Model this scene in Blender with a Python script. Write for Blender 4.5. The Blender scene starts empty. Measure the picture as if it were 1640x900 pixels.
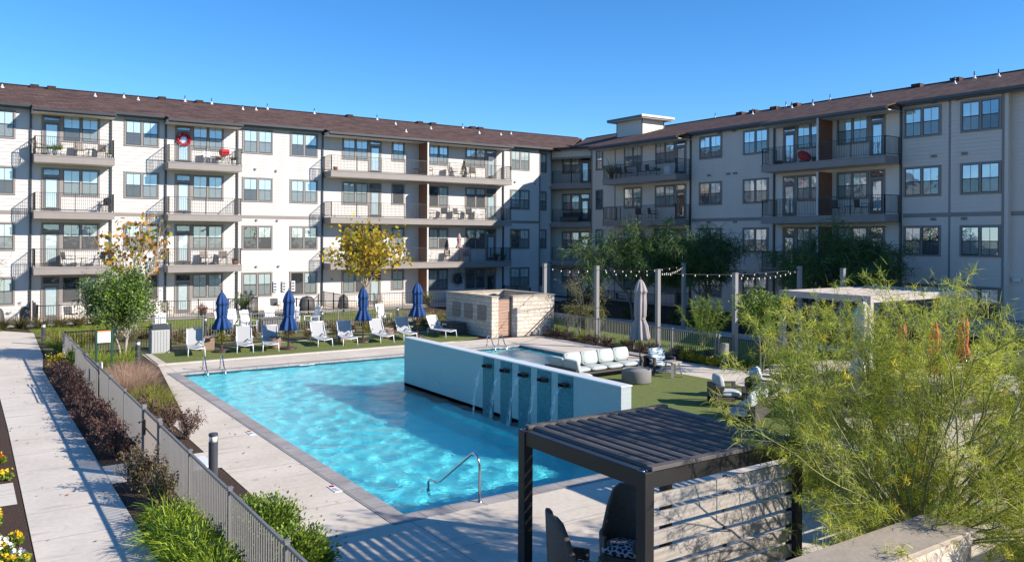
import bpy, math, random
import numpy as np
from mathutils import Vector, Matrix, Euler
R = math.radians
random.seed(7); RNG = np.random.default_rng(11)
sc = bpy.context.scene
COL = sc.collection

# ---------------------------------------------------------------- camera, light, exposure
cd = bpy.data.cameras.new("camera"); cam = bpy.data.objects.new("camera", cd); COL.objects.link(cam)
cd.sensor_width = 36.0; cd.lens = 28.54; cd.shift_y = -0.0404
cd.clip_start = 0.1; cd.clip_end = 3000
yaw, pitch, roll = R(34.125), R(0.043), R(0.279)
f_ = Vector((math.sin(yaw)*math.cos(pitch), math.cos(yaw)*math.cos(pitch), -math.sin(pitch)))
r_ = Vector((math.cos(yaw), -math.sin(yaw), 0)); u_ = r_.cross(f_)
r2 = r_*math.cos(roll) + u_*math.sin(roll); u2 = -r_*math.sin(roll) + u_*math.cos(roll)
M = Matrix((r2, u2, -f_)).transposed().to_4x4(); M.translation = Vector((0, 0, 4.85))
cam.matrix_world = M
sc.camera = cam

SUN_EL, SUN_AZ = R(28.0), R(38.0)          # azimuth measured from -Y towards +X
w = bpy.data.worlds.new("World"); sc.world = w; w.use_nodes = True
nt = w.node_tree; nt.nodes.clear()
sky = nt.nodes.new("ShaderNodeTexSky"); sky.sky_type = 'NISHITA'; sky.sun_disc = False
sky.sun_elevation = SUN_EL; sky.sun_rotation = math.pi - SUN_AZ; sky.altitude = 200
sky.air_density = 0.82; sky.dust_density = 0.0; sky.ozone_density = 5.5
bg = nt.nodes.new("ShaderNodeBackground"); bg.inputs[1].default_value = 0.124
wo = nt.nodes.new("ShaderNodeOutputWorld")
hs_ = nt.nodes.new("ShaderNodeHueSaturation"); hs_.inputs["Saturation"].default_value = 1.18; hs_.inputs["Value"].default_value = 1.0
nt.links.new(sky.outputs[0], hs_.inputs["Color"]); nt.links.new(hs_.outputs[0], bg.inputs[0]); nt.links.new(bg.outputs[0], wo.inputs[0])
sd = bpy.data.lights.new("sun", 'SUN'); sd.energy = 4.7; sd.angle = R(0.55); sd.color = (1.0, 0.93, 0.84)
so = bpy.data.objects.new("sun", sd); COL.objects.link(so); so.location = (40, -50, 40)
sv = Vector((math.sin(SUN_AZ)*math.cos(SUN_EL), -math.cos(SUN_AZ)*math.cos(SUN_EL), math.sin(SUN_EL)))
so.rotation_euler = sv.to_track_quat('Z', 'Y').to_euler()
sc.view_settings.view_transform = 'Standard'; sc.view_settings.look = 'None'
sc.view_settings.exposure = 0.82; sc.view_settings.gamma = 1.0
sc.render.engine = 'CYCLES'
sc.cycles.use_denoising = True
sc.cycles.max_bounces = 12; sc.cycles.transparent_max_bounces = 24; sc.cycles.diffuse_bounces = 5
sc.cycles.sample_clamp_indirect = 6.0

# ---------------------------------------------------------------- materials
MATS = {}
def mat(name, col, rough=0.6, metal=0.0, spec=0.5, noise=None, bump=None, island=0.0, coat=0.0, trans=0.0):
    """noise=(scale, amount, colour2); bump=(scale, strength)"""
    if name in MATS: return MATS[name]
    m = bpy.data.materials.new(name); m.use_nodes = True; MATS[name] = m
    n = m.node_tree.nodes; l = m.node_tree.links; b = n["Principled BSDF"]
    b.inputs["Base Color"].default_value = (*col, 1); b.inputs["Roughness"].default_value = rough
    b.inputs["Metallic"].default_value = metal; b.inputs["Specular IOR Level"].default_value = spec
    if coat: b.inputs["Coat Weight"].default_value = coat
    tc = n.new("ShaderNodeTexCoord"); src = None
    if noise:
        nz = n.new("ShaderNodeTexNoise"); nz.inputs["Scale"].default_value = noise[0]; nz.inputs["Detail"].default_value = 6
        nz.inputs["Roughness"].default_value = 0.65
        l.new(tc.outputs["Object"], nz.inputs["Vector"])
        rp = n.new("ShaderNodeValToRGB"); rp.color_ramp.elements[0].position = 0.5-noise[1]/2; rp.color_ramp.elements[1].position = 0.5+noise[1]/2
        l.new(nz.outputs["Fac"], rp.inputs["Fac"])
        mx = n.new("ShaderNodeMix"); mx.data_type = 'RGBA'
        mx.inputs[6].default_value = (*col, 1); mx.inputs[7].default_value = (*noise[2], 1)
        l.new(rp.outputs[0], mx.inputs[0]); src = mx.outputs[2]
    if island:
        ge = n.new("ShaderNodeNewGeometry"); mr = n.new("ShaderNodeMapRange")
        mr.inputs[3].default_value = 1-island; mr.inputs[4].default_value = 1+island
        l.new(ge.outputs["Random Per Island"], mr.inputs[0])
        vm = n.new("ShaderNodeVectorMath"); vm.operation = 'SCALE'
        if src: l.new(src, vm.inputs[0])
        else: vm.inputs[0].default_value = col
        l.new(mr.outputs[0], vm.inputs["Scale"]); src = vm.outputs[0]
    if src: l.new(src, b.inputs["Base Color"])
    if bump:
        nb = n.new("ShaderNodeTexNoise"); nb.inputs["Scale"].default_value = bump[0]; nb.inputs["Detail"].default_value = 4
        l.new(tc.outputs["Object"], nb.inputs["Vector"])
        bp = n.new("ShaderNodeBump"); bp.inputs["Strength"].default_value = bump[1]; bp.inputs["Distance"].default_value = 0.02
        l.new(nb.outputs["Fac"], bp.inputs["Height"]); l.new(bp.outputs[0], b.inputs["Normal"])
    if trans:      # thin leaf: some light passes through
        tr = n.new("ShaderNodeBsdfTranslucent"); ms = n.new("ShaderNodeMixShader"); ms.inputs[0].default_value = trans
        out = n["Material Output"]
        if src: l.new(src, tr.inputs[0])
        else: tr.inputs[0].default_value = (*col, 1)
        l.new(b.outputs[0], ms.inputs[1]); l.new(tr.outputs[0], ms.inputs[2]); l.new(ms.outputs[0], out.inputs[0])
    return m

def newmat(name):
    m = bpy.data.materials.new(name); m.use_nodes = True; MATS[name] = m
    return m, m.node_tree.nodes, m.node_tree.links, m.node_tree.nodes["Principled BSDF"]

def mixcol(n, l, fac, a, b):
    mx = n.new("ShaderNodeMix"); mx.data_type = 'RGBA'
    for s, v in ((6, a), (7, b)):
        if isinstance(v, tuple): mx.inputs[s].default_value = (*v, 1)
        else: l.new(v, mx.inputs[s])
    if isinstance(fac, float): mx.inputs[0].default_value = fac
    else: l.new(fac, mx.inputs[0])
    return mx.outputs[2]

def noise_ramp(n, l, vec, scale, lo, hi, detail=5):
    nz = n.new("ShaderNodeTexNoise"); nz.inputs["Scale"].default_value = scale; nz.inputs["Detail"].default_value = detail
    l.new(vec, nz.inputs["Vector"])
    mr = n.new("ShaderNodeMapRange"); mr.inputs[1].default_value = lo; mr.inputs[2].default_value = hi
    l.new(nz.outputs["Fac"], mr.inputs[0]); return mr.outputs[0]

def wallvec(n, l):
    """(x+y, z) so that one mapping works on walls facing either axis"""
    tc = n.new("ShaderNodeTexCoord"); s = n.new("ShaderNodeSeparateXYZ"); l.new(tc.outputs["Object"], s.inputs[0])
    a = n.new("ShaderNodeMath"); a.operation = 'ADD'; l.new(s.outputs[0], a.inputs[0]); l.new(s.outputs[1], a.inputs[1])
    c = n.new("ShaderNodeCombineXYZ"); l.new(a.outputs[0], c.inputs[0]); l.new(s.outputs[2], c.inputs[1])
    return c.outputs[0], tc

# siding, faint dirt
mat("siding_white", (0.57, 0.535, 0.495), 0.6, noise=(0.35, 0.5, (0.51, 0.48, 0.44)))
mat("siding_greige", (0.62, 0.54, 0.465), 0.6, noise=(0.35, 0.5, (0.55, 0.48, 0.41)))
mat("siding_beige_lit", (0.70, 0.61, 0.52), 0.6, noise=(0.35, 0.5, (0.63, 0.55, 0.465)))  # tower beige; on the balcony bays the lighter colour paints in bounced light
mat("trim_taupe", (0.245, 0.21, 0.185), 0.55, noise=(0.8, 0.6, (0.21, 0.18, 0.16)))
mat("fascia_taupe", (0.27, 0.235, 0.215), 0.6, noise=(0.5, 0.6, (0.225, 0.195, 0.175)))
mat("dark_frame", (0.03, 0.033, 0.036), 0.4)
mat("gutter_dark", (0.045, 0.042, 0.042), 0.35)
mat("soffit", (0.62, 0.58, 0.52), 0.7)
mat("rail_metal", (0.05, 0.048, 0.047), 0.4, metal=0.3)
mat("fence_metal", (0.21, 0.20, 0.19), 0.45, metal=0.15, noise=(3, .7, (0.165, 0.155, 0.15)))
mat("door_taupe", (0.13, 0.115, 0.105), 0.5)
mat("blind", (0.80, 0.81, 0.76), 0.7)
mat("blind_door", (0.80, 0.81, 0.80), 0.7)
mat("room_dark_painted", (0.03, 0.032, 0.035), 0.8)  # flat panel behind the glass; the unlit room's darkness is put into its colour
mat("pvc_white", (0.6, 0.58, 0.55), 0.5)
mat("steel", (0.55, 0.55, 0.55), 0.22, metal=1.0)
mat("powder_white", (0.75, 0.76, 0.76), 0.35)
mat("sling_grey", (0.40, 0.395, 0.385), 0.75, noise=(90, .5, (0.35, 0.345, 0.335)))
mat("blue_canvas", (0.006, 0.048, 0.17), 0.8, noise=(3, .6, (0.005, 0.036, 0.13)))
mat("grey_canvas", (0.33, 0.285, 0.275), 0.8, noise=(4, .6, (0.26, 0.225, 0.215)))
mat("pale_canvas", (0.55, 0.52, 0.48), 0.8, noise=(4, .6, (0.44, 0.41, 0.38)))
mat("orange_canvas", (0.62, 0.10, 0.02), 0.75, noise=(4, .6, (0.5, 0.07, 0.015)))
mat("pink_canvas", (0.5, 0.33, 0.28), 0.8)
mat("bronze", (0.075, 0.045, 0.033), 0.45, metal=0.2)
mat("black_metal", (0.022, 0.021, 0.022), 0.35, metal=0.2)
mat("pergola_metal", (0.032, 0.029, 0.029), 0.38, metal=0.15, noise=(2, .6, (0.024, 0.022, 0.022)))
mat("louver_metal", (0.125, 0.108, 0.098), 0.65, metal=0.0, spec=.2, noise=(1.2, .8, (0.095, 0.082, 0.074)), bump=(60, .15))
mat("bollard_grey", (0.055, 0.06, 0.068), 0.4, metal=0.2)
mat("lamp_glass", (0.75, 0.72, 0.62), 0.2)
mat("cushion_aqua", (0.44, 0.465, 0.435), 0.85, noise=(2.5, .7, (0.37, 0.40, 0.375)), bump=(8, .3))
mat("frame_brown", (0.075, 0.058, 0.048), 0.6, noise=(6, .7, (0.05, 0.04, 0.033)))
mat("concrete_drum", (0.22, 0.21, 0.20), 0.8, noise=(4, .8, (0.15, 0.14, 0.135)))
mat("planter_tan", (0.26, 0.17, 0.12), 0.8, noise=(5, .6, (0.2, 0.13, 0.09)))
mat("wicker_brown", (0.20, 0.145, 0.11), 0.75, noise=(30, .7, (0.09, 0.065, 0.05)), bump=(70, .8))
mat("chair_taupe", (0.22, 0.18, 0.15), 0.7)
mat("chair_dark", (0.05, 0.05, 0.05), 0.6)
mat("terracotta", (0.40, 0.14, 0.07), 0.8)
mat("pot_white", (0.7, 0.7, 0.68), 0.4)
mat("pot_dark", (0.05, 0.05, 0.05), 0.5)
mat("red_cloth", (0.55, 0.015, 0.02), 0.8)
mat("teal_cloth", (0.04, 0.22, 0.24), 0.8)
mat("wood_warm", (0.20, 0.085, 0.045), 0.65)
mat("sign_white", (0.7, 0.68, 0.64), 0.5)
mat("sign_green", (0.01, 0.06, 0.035), 0.4)
mat("sign_orange", (0.6, 0.25, 0.06), 0.5)
mat("ink_black", (0.03, 0.03, 0.03), 0.7)
mat("ink_red", (0.5, 0.03, 0.02), 0.7)
mat("tile_white", (0.72, 0.72, 0.70), 0.3)
mat("cap_stone", (0.43, 0.355, 0.275), 0.85, noise=(3, .8, (0.26, 0.21, 0.155)), bump=(12, .35))
mat("bark_grey", (0.22, 0.19, 0.155), 0.85, noise=(14, .6, (0.13, 0.11, 0.09)), bump=(25, .5))
mat("bark_pale", (0.42, 0.37, 0.30), 0.85, noise=(14, .6, (0.24, 0.2, 0.16)), bump=(25, .5))
mat("bark_green", (0.30, 0.30, 0.11), 0.7, noise=(10, .6, (0.13, 0.13, 0.05)))
mat("leaf_green", (0.10, 0.175, 0.026), 0.55, island=.45, noise=(2.2, .5, (0.065, 0.13, 0.02)), trans=.3)
mat("leaf_strap", (0.40, 0.47, 0.03), 0.5, island=.35, noise=(2.2, .5, (0.24, 0.36, 0.025)), trans=.35)
mat("post_grey", (0.23, 0.215, 0.205), .5)
mat("leaf_bright", (0.27, 0.34, 0.032), 0.55, island=.4, noise=(2.5, .5, (0.15, 0.225, 0.025)), trans=.35)
mat("leaf_retama", (0.56, 0.55, 0.065), 0.6, island=.55, noise=(1.3, .35, (0.24, 0.31, 0.04)), trans=.45)
mat("leaf_retama_gold", (0.66, 0.56, 0.04), 0.6, island=.4, trans=.3)
mat("leaf_willow", (0.10, 0.18, 0.033), 0.6, island=.45, noise=(.9, .5, (0.035, 0.068, 0.016)), trans=.25)
mat("leaf_yellow", (0.66, 0.40, 0.015), 0.6, island=.35, noise=(.7, .3, (0.42, 0.34, 0.02)), trans=.45)
mat("leaf_lime", (0.30, 0.30, 0.02), 0.6, island=.4, trans=.4)
mat("leaf_orange", (0.42, 0.14, 0.02), 0.6, island=.5, noise=(1.5, .3, (0.36, 0.22, 0.02)), trans=.4)
mat("leaf_purple", (0.075, 0.026, 0.030), 0.6, island=.5, noise=(2.5, .4, (0.13, 0.055, 0.035)), trans=.15)
mat("leaf_brown", (0.16, 0.075, 0.04), 0.7, island=.5, noise=(2.5, .4, (0.10, 0.07, 0.03)), trans=.15)
mat("leaf_olive", (0.12, 0.135, 0.03), 0.65, island=.5, noise=(1.5, .5, (0.19, 0.16, 0.05)), trans=.2)
mat("plume_pink", (0.46, 0.27, 0.20), 0.8, island=.3, noise=(1.5, .5, (0.42, 0.31, 0.20)), trans=.4)
mat("petal_yellow", (0.75, 0.48, 0.01), 0.6); mat("petal_white", (0.75, 0.72, 0.7), 0.6)
mat("petal_violet", (0.10, 0.04, 0.22), 0.6); mat("petal_red", (0.42, 0.03, 0.02), 0.6)

# rain streaks and dust drawn out downwards on the siding
for nm in ("siding_white", "siding_greige", "siding_beige_lit", "fascia_taupe"):
    nt_ = MATS[nm].node_tree; nz = [q for q in nt_.nodes if q.type == 'TEX_NOISE'][0]; lk = nz.inputs["Vector"].links[0]; src_ = lk.from_socket
    mp = nt_.nodes.new("ShaderNodeMapping"); mp.inputs["Scale"].default_value = (3.2, 3.2, .28); nt_.links.new(src_, mp.inputs[0]); nt_.links.new(mp.outputs[0], nz.inputs["Vector"]); nz.inputs["Detail"].default_value = 8

# asphalt shingle
m, n, l, b = newmat("shingle")
tc = n.new("ShaderNodeTexCoord")
c1 = noise_ramp(n, l, tc.outputs["Object"], 5.0, .3, .7); c2 = noise_ramp(n, l, tc.outputs["Object"], 0.35, .35, .65)
a = mixcol(n, l, c1, (0.078, 0.046, 0.037), (0.150, 0.092, 0.074)); a = mixcol(n, l, c2, a, (0.105, 0.064, 0.052))
b.inputs["Roughness"].default_value = .9; b.inputs["Specular IOR Level"].default_value = .2
bt = n.new("ShaderNodeTexBrick"); bt.inputs["Color1"].default_value = (.55, .55, .55, 1); bt.inputs["Color2"].default_value = (1.25, 1.2, 1.15, 1); bt.inputs["Mortar"].default_value = (.45, .45, .45, 1); bt.inputs["Scale"].default_value = 1.0; bt.inputs["Brick Width"].default_value = .6; bt.inputs["Row Height"].default_value = .28; bt.inputs["Mortar Size"].default_value = .012
l.new(tc.outputs["Object"], bt.inputs["Vector"]); bp = n.new("ShaderNodeBump"); bp.inputs["Strength"].default_value = .5; bp.inputs["Distance"].default_value = .01; bp.invert = True
vm = n.new("ShaderNodeVectorMath"); vm.operation = "MULTIPLY"; l.new(a, vm.inputs[0]); l.new(bt.outputs["Color"], vm.inputs[1]); l.new(vm.outputs[0], b.inputs["Base Color"])
l.new(bt.outputs["Fac"], bp.inputs["Height"]); l.new(bp.outputs[0], b.inputs["Normal"])

# concrete sheets: fine grain, blotches, drag marks
def concrete(name, c_lo, c_hi, joints=None, scale=1.0):
    m, n, l, b = newmat(name); tc = n.new("ShaderNodeTexCoord"); v = tc.outputs["Object"]
    f1 = noise_ramp(n, l, v, 0.55*scale, .40, .62, 8); f2 = noise_ramp(n, l, v, 9*scale, .3, .7, 6)
    a = mixcol(n, l, f1, c_lo, c_hi); a2 = mixcol(n, l, f2, tuple(x*.86 for x in c_lo), c_hi); a = mixcol(n, l, .4, a, a2)
    mp = n.new("ShaderNodeMapping"); mp.inputs["Scale"].default_value = (.5, 3.2, 1); mp.inputs["Rotation"].default_value = (0, 0, .6); l.new(v, mp.inputs[0])
    f3 = noise_ramp(n, l, mp.outputs[0], 1.3, .58, .75, 8); a = mixcol(n, l, f3, a, tuple(x*.74 for x in c_lo)); a = mixcol(n, l, noise_ramp(n, l, v, 2.3, .66, .74, 4), a, tuple(x*.80 for x in c_lo))
    if joints:
        bt = n.new("ShaderNodeTexBrick"); bt.offset = 0; bt.inputs["Scale"].default_value = 1; bt.inputs["Mortar Size"].default_value = .012
        bt.inputs["Brick Width"].default_value = joints[0]; bt.inputs["Row Height"].default_value = joints[1]
        mp2 = n.new("ShaderNodeMapping"); mp2.inputs["Location"].default_value = (joints[2], joints[3], 0); l.new(v, mp2.inputs[0]); l.new(mp2.outputs[0], bt.inputs["Vector"])
        a = mixcol(n, l, bt.outputs["Fac"], a, tuple(x*.62 for x in c_lo))
    l.new(a, b.inputs["Base Color"]); b.inputs["Roughness"].default_value = .85; b.inputs["Specular IOR Level"].default_value = .3
    nb = n.new("ShaderNodeTexNoise"); nb.inputs["Scale"].default_value = 60; nb.inputs["Detail"].default_value = 5; l.new(v, nb.inputs["Vector"])
    bp = n.new("ShaderNodeBump"); bp.inputs["Strength"].default_value = .25; bp.inputs["Distance"].default_value = .01; l.new(nb.outputs["Fac"], bp.inputs["Height"]); l.new(bp.outputs[0], b.inputs["Normal"])
concrete("deck_concrete", (0.55, 0.47, 0.375), (0.68, 0.595, 0.49), joints=(6.1, 3.05, -.3, 1.2))
concrete("walk_concrete", (0.56, 0.49, 0.41), (0.67, 0.595, 0.50), joints=(20, 1.52, 10, .3))
concrete("far_concrete", (0.48, 0.42, 0.35), (0.60, 0.53, 0.45))
concrete("coping_stone", (0.27, 0.245, 0.23), (0.40, 0.365, 0.34), joints=(.61, .61, 0, 0), scale=2.5)

def mulchy(name, cols, sc_, bumpd=.05, rough=.95):
    m, n, l, b = newmat(name); tc = n.new("ShaderNodeTexCoord"); v = tc.outputs["Object"]
    f1 = noise_ramp(n, l, v, sc_, .3, .7, 8); f2 = noise_ramp(n, l, v, .8, .35, .65, 6)
    a = mixcol(n, l, f1, cols[0], cols[1]); a = mixcol(n, l, f2, a, cols[2])
    l.new(a, b.inputs["Base Color"]); b.inputs["Roughness"].default_value = rough; b.inputs["Specular IOR Level"].default_value = .15
    nb = n.new("ShaderNodeTexNoise"); nb.inputs["Scale"].default_value = sc_*1.6; nb.inputs["Detail"].default_value = 6; l.new(v, nb.inputs["Vector"])
    bp = n.new("ShaderNodeBump"); bp.inputs["Strength"].default_value = .9; bp.inputs["Distance"].default_value = bumpd; l.new(nb.outputs["Fac"], bp.inputs["Height"]); l.new(bp.outputs[0], b.inputs["Normal"])
mulchy("mulch", ((0.035, 0.022, 0.016), (0.13, 0.085, 0.062), (0.075, 0.05, 0.038)), 22)
mulchy("turf", ((0.125, 0.155, 0.045), (0.20, 0.225, 0.075), (0.165, 0.19, 0.058)), 60, .02)
mulchy("lawn", ((0.07, 0.125, 0.015), (0.24, 0.29, 0.035), (0.16, 0.20, 0.025)), 18, .06)
mulchy("dry_ground", ((0.10, 0.105, 0.04), (0.20, 0.18, 0.09), (0.13, 0.13, 0.05)), 8, .05)

# limestone wall
m, n, l, b = newmat("limestone"); v, tc = wallvec(n, l)
bt = n.new("ShaderNodeTexBrick"); bt.inputs["Scale"].default_value = 1; bt.inputs["Brick Width"].default_value = .42; bt.inputs["Row Height"].default_value = .19; bt.inputs["Mortar Size"].default_value = .012
bt.inputs["Color1"].default_value = (.66, .58, .48, 1); bt.inputs["Color2"].default_value = (.50, .44, .36, 1); bt.inputs["Mortar"].default_value = (.34, .30, .25, 1)
bt.squash = 1.6; bt.squash_frequency = 3; bt.offset = .37
l.new(v, bt.inputs["Vector"])
a = mixcol(n, l, noise_ramp(n, l, tc.outputs["Object"], 7, .5, .8, 8), bt.outputs["Color"], (.42, .32, .21)); l.new(a, b.inputs["Base Color"]); b.inputs["Roughness"].default_value = .9
nb = n.new("ShaderNodeTexNoise"); nb.inputs["Scale"].default_value = 14; nb.inputs["Detail"].default_value = 6; l.new(tc.outputs["Object"], nb.inputs["Vector"])
sb = n.new("ShaderNodeMath"); sb.operation = 'SUBTRACT'; l.new(nb.outputs["Fac"], sb.inputs[0]); l.new(bt.outputs["Fac"], sb.inputs[1])
bp = n.new("ShaderNodeBump"); bp.inputs["Strength"].default_value = .8; bp.inputs["Distance"].default_value = .03; l.new(sb.outputs[0], bp.inputs["Height"]); l.new(bp.outputs[0], b.inputs["Normal"])

# planks (procedural board lines along z)
def planks(name, c1, c2, h):
    m, n, l, b = newmat(name); v, tc = wallvec(n, l)
    mp = n.new("ShaderNodeMapping"); mp.inputs["Scale"].default_value = (.6, 9, 1); l.new(v, mp.inputs[0])
    a = mixcol(n, l, noise_ramp(n, l, mp.outputs[0], 3, .3, .7, 6), c1, c2)
    bt = n.new("ShaderNodeTexBrick"); bt.inputs["Scale"].default_value = 1; bt.inputs["Brick Width"].default_value = 30; bt.inputs["Row Height"].default_value = h; bt.inputs["Mortar Size"].default_value = .006; l.new(v, bt.inputs["Vector"])
    a = mixcol(n, l, bt.outputs["Fac"], a, tuple(x*.25 for x in c1)); l.new(a, b.inputs["Base Color"]); b.inputs["Roughness"].default_value = .6
planks("screen_wood", (0.15, 0.062, 0.035), (0.27, 0.115, 0.06), .14)
planks("gate_wood", (0.26, 0.15, 0.10), (0.42, 0.27, 0.19), .15)
planks("bleached_wood", (0.27, 0.235, 0.20), (0.43, 0.375, 0.32), 50)

# small mosaic tile
def mosaic(name, ca, cb, s, mortar, rough=.25):
    m, n, l, b = newmat(name); v, tc = wallvec(n, l)
    bt = n.new("ShaderNodeTexBrick"); bt.inputs["Scale"].default_value = 1; bt.inputs["Brick Width"].default_value = s[0]; bt.inputs["Row Height"].default_value = s[1]; bt.inputs["Mortar Size"].default_value = s[2]
    bt.inputs["Color1"].default_value = (*ca, 1); bt.inputs["Color2"].default_value = (*cb, 1); bt.inputs["Mortar"].default_value = (*mortar, 1); l.new(v, bt.inputs["Vector"])
    a = mixcol(n, l, noise_ramp(n, l, tc.outputs["Object"], 20, .4, .7), bt.outputs["Color"], ca)
    l.new(a, b.inputs["Base Color"]); b.inputs["Roughness"].default_value = rough; b.inputs["Specular IOR Level"].default_value = .3
mosaic("mosaic_teal", (0.02, 0.13, 0.17), (0.07, 0.27, 0.30), (.05, .05, .004), (.03, .08, .09))
mosaic("tile_pale", (0.34, 0.385, 0.38), (0.375, 0.42, 0.415), (.40, .10, .005), (.28, .32, .32), .35)
mosaic("tile_waterline", (0.02, 0.06, 0.09), (0.04, 0.12, 0.16), (.05, .05, .004), (.03, .06, .07))

# pool plaster
m, n, l, b = newmat("pool_plaster"); tc = n.new("ShaderNodeTexCoord")
a = mixcol(n, l, noise_ramp(n, l, tc.outputs["Object"], 1.6, .35, .65, 6), (0.08, 0.71, 0.79), (0.14, 0.80, 0.85))
l.new(a, b.inputs["Base Color"]); b.inputs["Roughness"].default_value = .8

# water: clear refracting surface, the ripples are in its mesh
m, n, l, b = newmat("pool_water"); n.remove(b); g_ = n.new("ShaderNodeBsdfGlass"); g_.inputs["IOR"].default_value = 1.33; g_.inputs["Roughness"].default_value = 0; g_.inputs[0].default_value = (1, 1, 1, 1); 
tc = n.new("ShaderNodeTexCoord"); nz = n.new("ShaderNodeTexNoise"); nz.inputs["Scale"].default_value = 8; nz.inputs["Detail"].default_value = 3; l.new(tc.outputs["Object"], nz.inputs["Vector"])
bp = n.new("ShaderNodeBump"); bp.inputs["Distance"].default_value = .022; l.new(nz.outputs["Fac"], bp.inputs["Height"]); l.new(bp.outputs[0], g_.inputs["Normal"]); l.new(g_.outputs[0], n["Material Output"].inputs[0])

# window glass: thin, mirrors more at grazing angles
m, n, l, b = newmat("window_glass"); n.remove(b); out = n["Material Output"]
lw = n.new("ShaderNodeLayerWeight"); lw.inputs[0].default_value = .35
mr = n.new("ShaderNodeMapRange"); mr.inputs[3].default_value = .19; mr.inputs[4].default_value = .9; l.new(lw.outputs["Facing"], mr.inputs[0])
tc = n.new("ShaderNodeTexCoord"); nz = n.new("ShaderNodeTexNoise"); nz.inputs["Scale"].default_value = .9; l.new(tc.outputs["Object"], nz.inputs["Vector"])
bp = n.new("ShaderNodeBump"); bp.inputs["Strength"].default_value = .12; bp.inputs["Distance"].default_value = .1; l.new(nz.outputs["Fac"], bp.inputs["Height"])
gl = n.new("ShaderNodeBsdfGlossy"); gl.inputs["Roughness"].default_value = .02; gl.inputs[0].default_value = (.86, .93, .97, 1); l.new(bp.outputs[0], gl.inputs["Normal"])
tp = n.new("ShaderNodeBsdfTransparent"); tp.inputs[0].default_value = (.80, .86, .86, 1)
m2 = n.new("ShaderNodeMixShader"); l.new(mr.outputs[0], m2.inputs[0]); l.new(tp.outputs[0], m2.inputs[1]); l.new(gl.outputs[0], m2.inputs[2]); l.new(m2.outputs[0], out.inputs[0])
# insect screen
m, n, l, b = newmat("insect_screen"); n.remove(b); out = n["Material Output"]
df = n.new("ShaderNodeBsdfDiffuse"); df.inputs[0].default_value = (.16, .16, .16, 1); tp = n.new("ShaderNodeBsdfTransparent")
m2 = n.new("ShaderNodeMixShader"); m2.inputs[0].default_value = .45; l.new(tp.outputs[0], m2.inputs[1]); l.new(df.outputs[0], m2.inputs[2]); l.new(m2.outputs[0], out.inputs[0])
# falling water
m, n, l, b = newmat("falling_water"); n.remove(b); out = n["Material Output"]
df = n.new("ShaderNodeBsdfDiffuse"); df.inputs[0].default_value = (.8, .85, .87, 1); tp = n.new("ShaderNodeBsdfTransparent")
gl = n.new("ShaderNodeBsdfGlossy"); gl.inputs["Roughness"].default_value = .1
m1 = n.new("ShaderNodeMixShader"); m1.inputs[0].default_value = .35; l.new(df.outputs[0], m1.inputs[1]); l.new(gl.outputs[0], m1.inputs[2])
v, tc = wallvec(n, l); mp = n.new("ShaderNodeMapping"); mp.inputs["Scale"].default_value = (38, 3, 1); l.new(v, mp.inputs[0])
ft = noise_ramp(n, l, mp.outputs[0], 1.0, .45, .62, 3); mu = n.new("ShaderNodeMath"); mu.operation = 'MULTIPLY'; mu.inputs[1].default_value = .5; l.new(ft, mu.inputs[0])
m2 = n.new("ShaderNodeMixShader"); l.new(mu.outputs[0], m2.inputs[0]); l.new(tp.outputs[0], m2.inputs[1]); l.new(m1.outputs[0], m2.inputs[2]); l.new(m2.outputs[0], out.inputs[0])
# patterned navy cushion
m, n, l, b = newmat("cushion_navy"); tc = n.new("ShaderNodeTexCoord"); vo = n.new("ShaderNodeTexVoronoi"); vo.inputs["Scale"].default_value = 13; vo.feature = 'DISTANCE_TO_EDGE'; l.new(tc.outputs["Object"], vo.inputs["Vector"])
mr = n.new("ShaderNodeMapRange"); mr.inputs[1].default_value = .10; mr.inputs[2].default_value = .14; l.new(vo.outputs["Distance"], mr.inputs[0])
l.new(mixcol(n, l, mr.outputs[0], (.60, .60, .58), (.02, .03, .07)), b.inputs["Base Color"]); b.inputs["Roughness"].default_value = .85
# brushed pattern cushion, pale blue
m, n, l, b = newmat("cushion_print"); tc = n.new("ShaderNodeTexCoord"); mp = n.new("ShaderNodeMapping"); mp.inputs["Scale"].default_value = (3, 3, 16); l.new(tc.outputs["Object"], mp.inputs[0])
l.new(mixcol(n, l, noise_ramp(n, l, mp.outputs[0], 2, .45, .55, 3), (.60, .63, .62), (.12, .20, .26)), b.inputs["Base Color"]); b.inputs["Roughness"].default_value = .85

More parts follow.
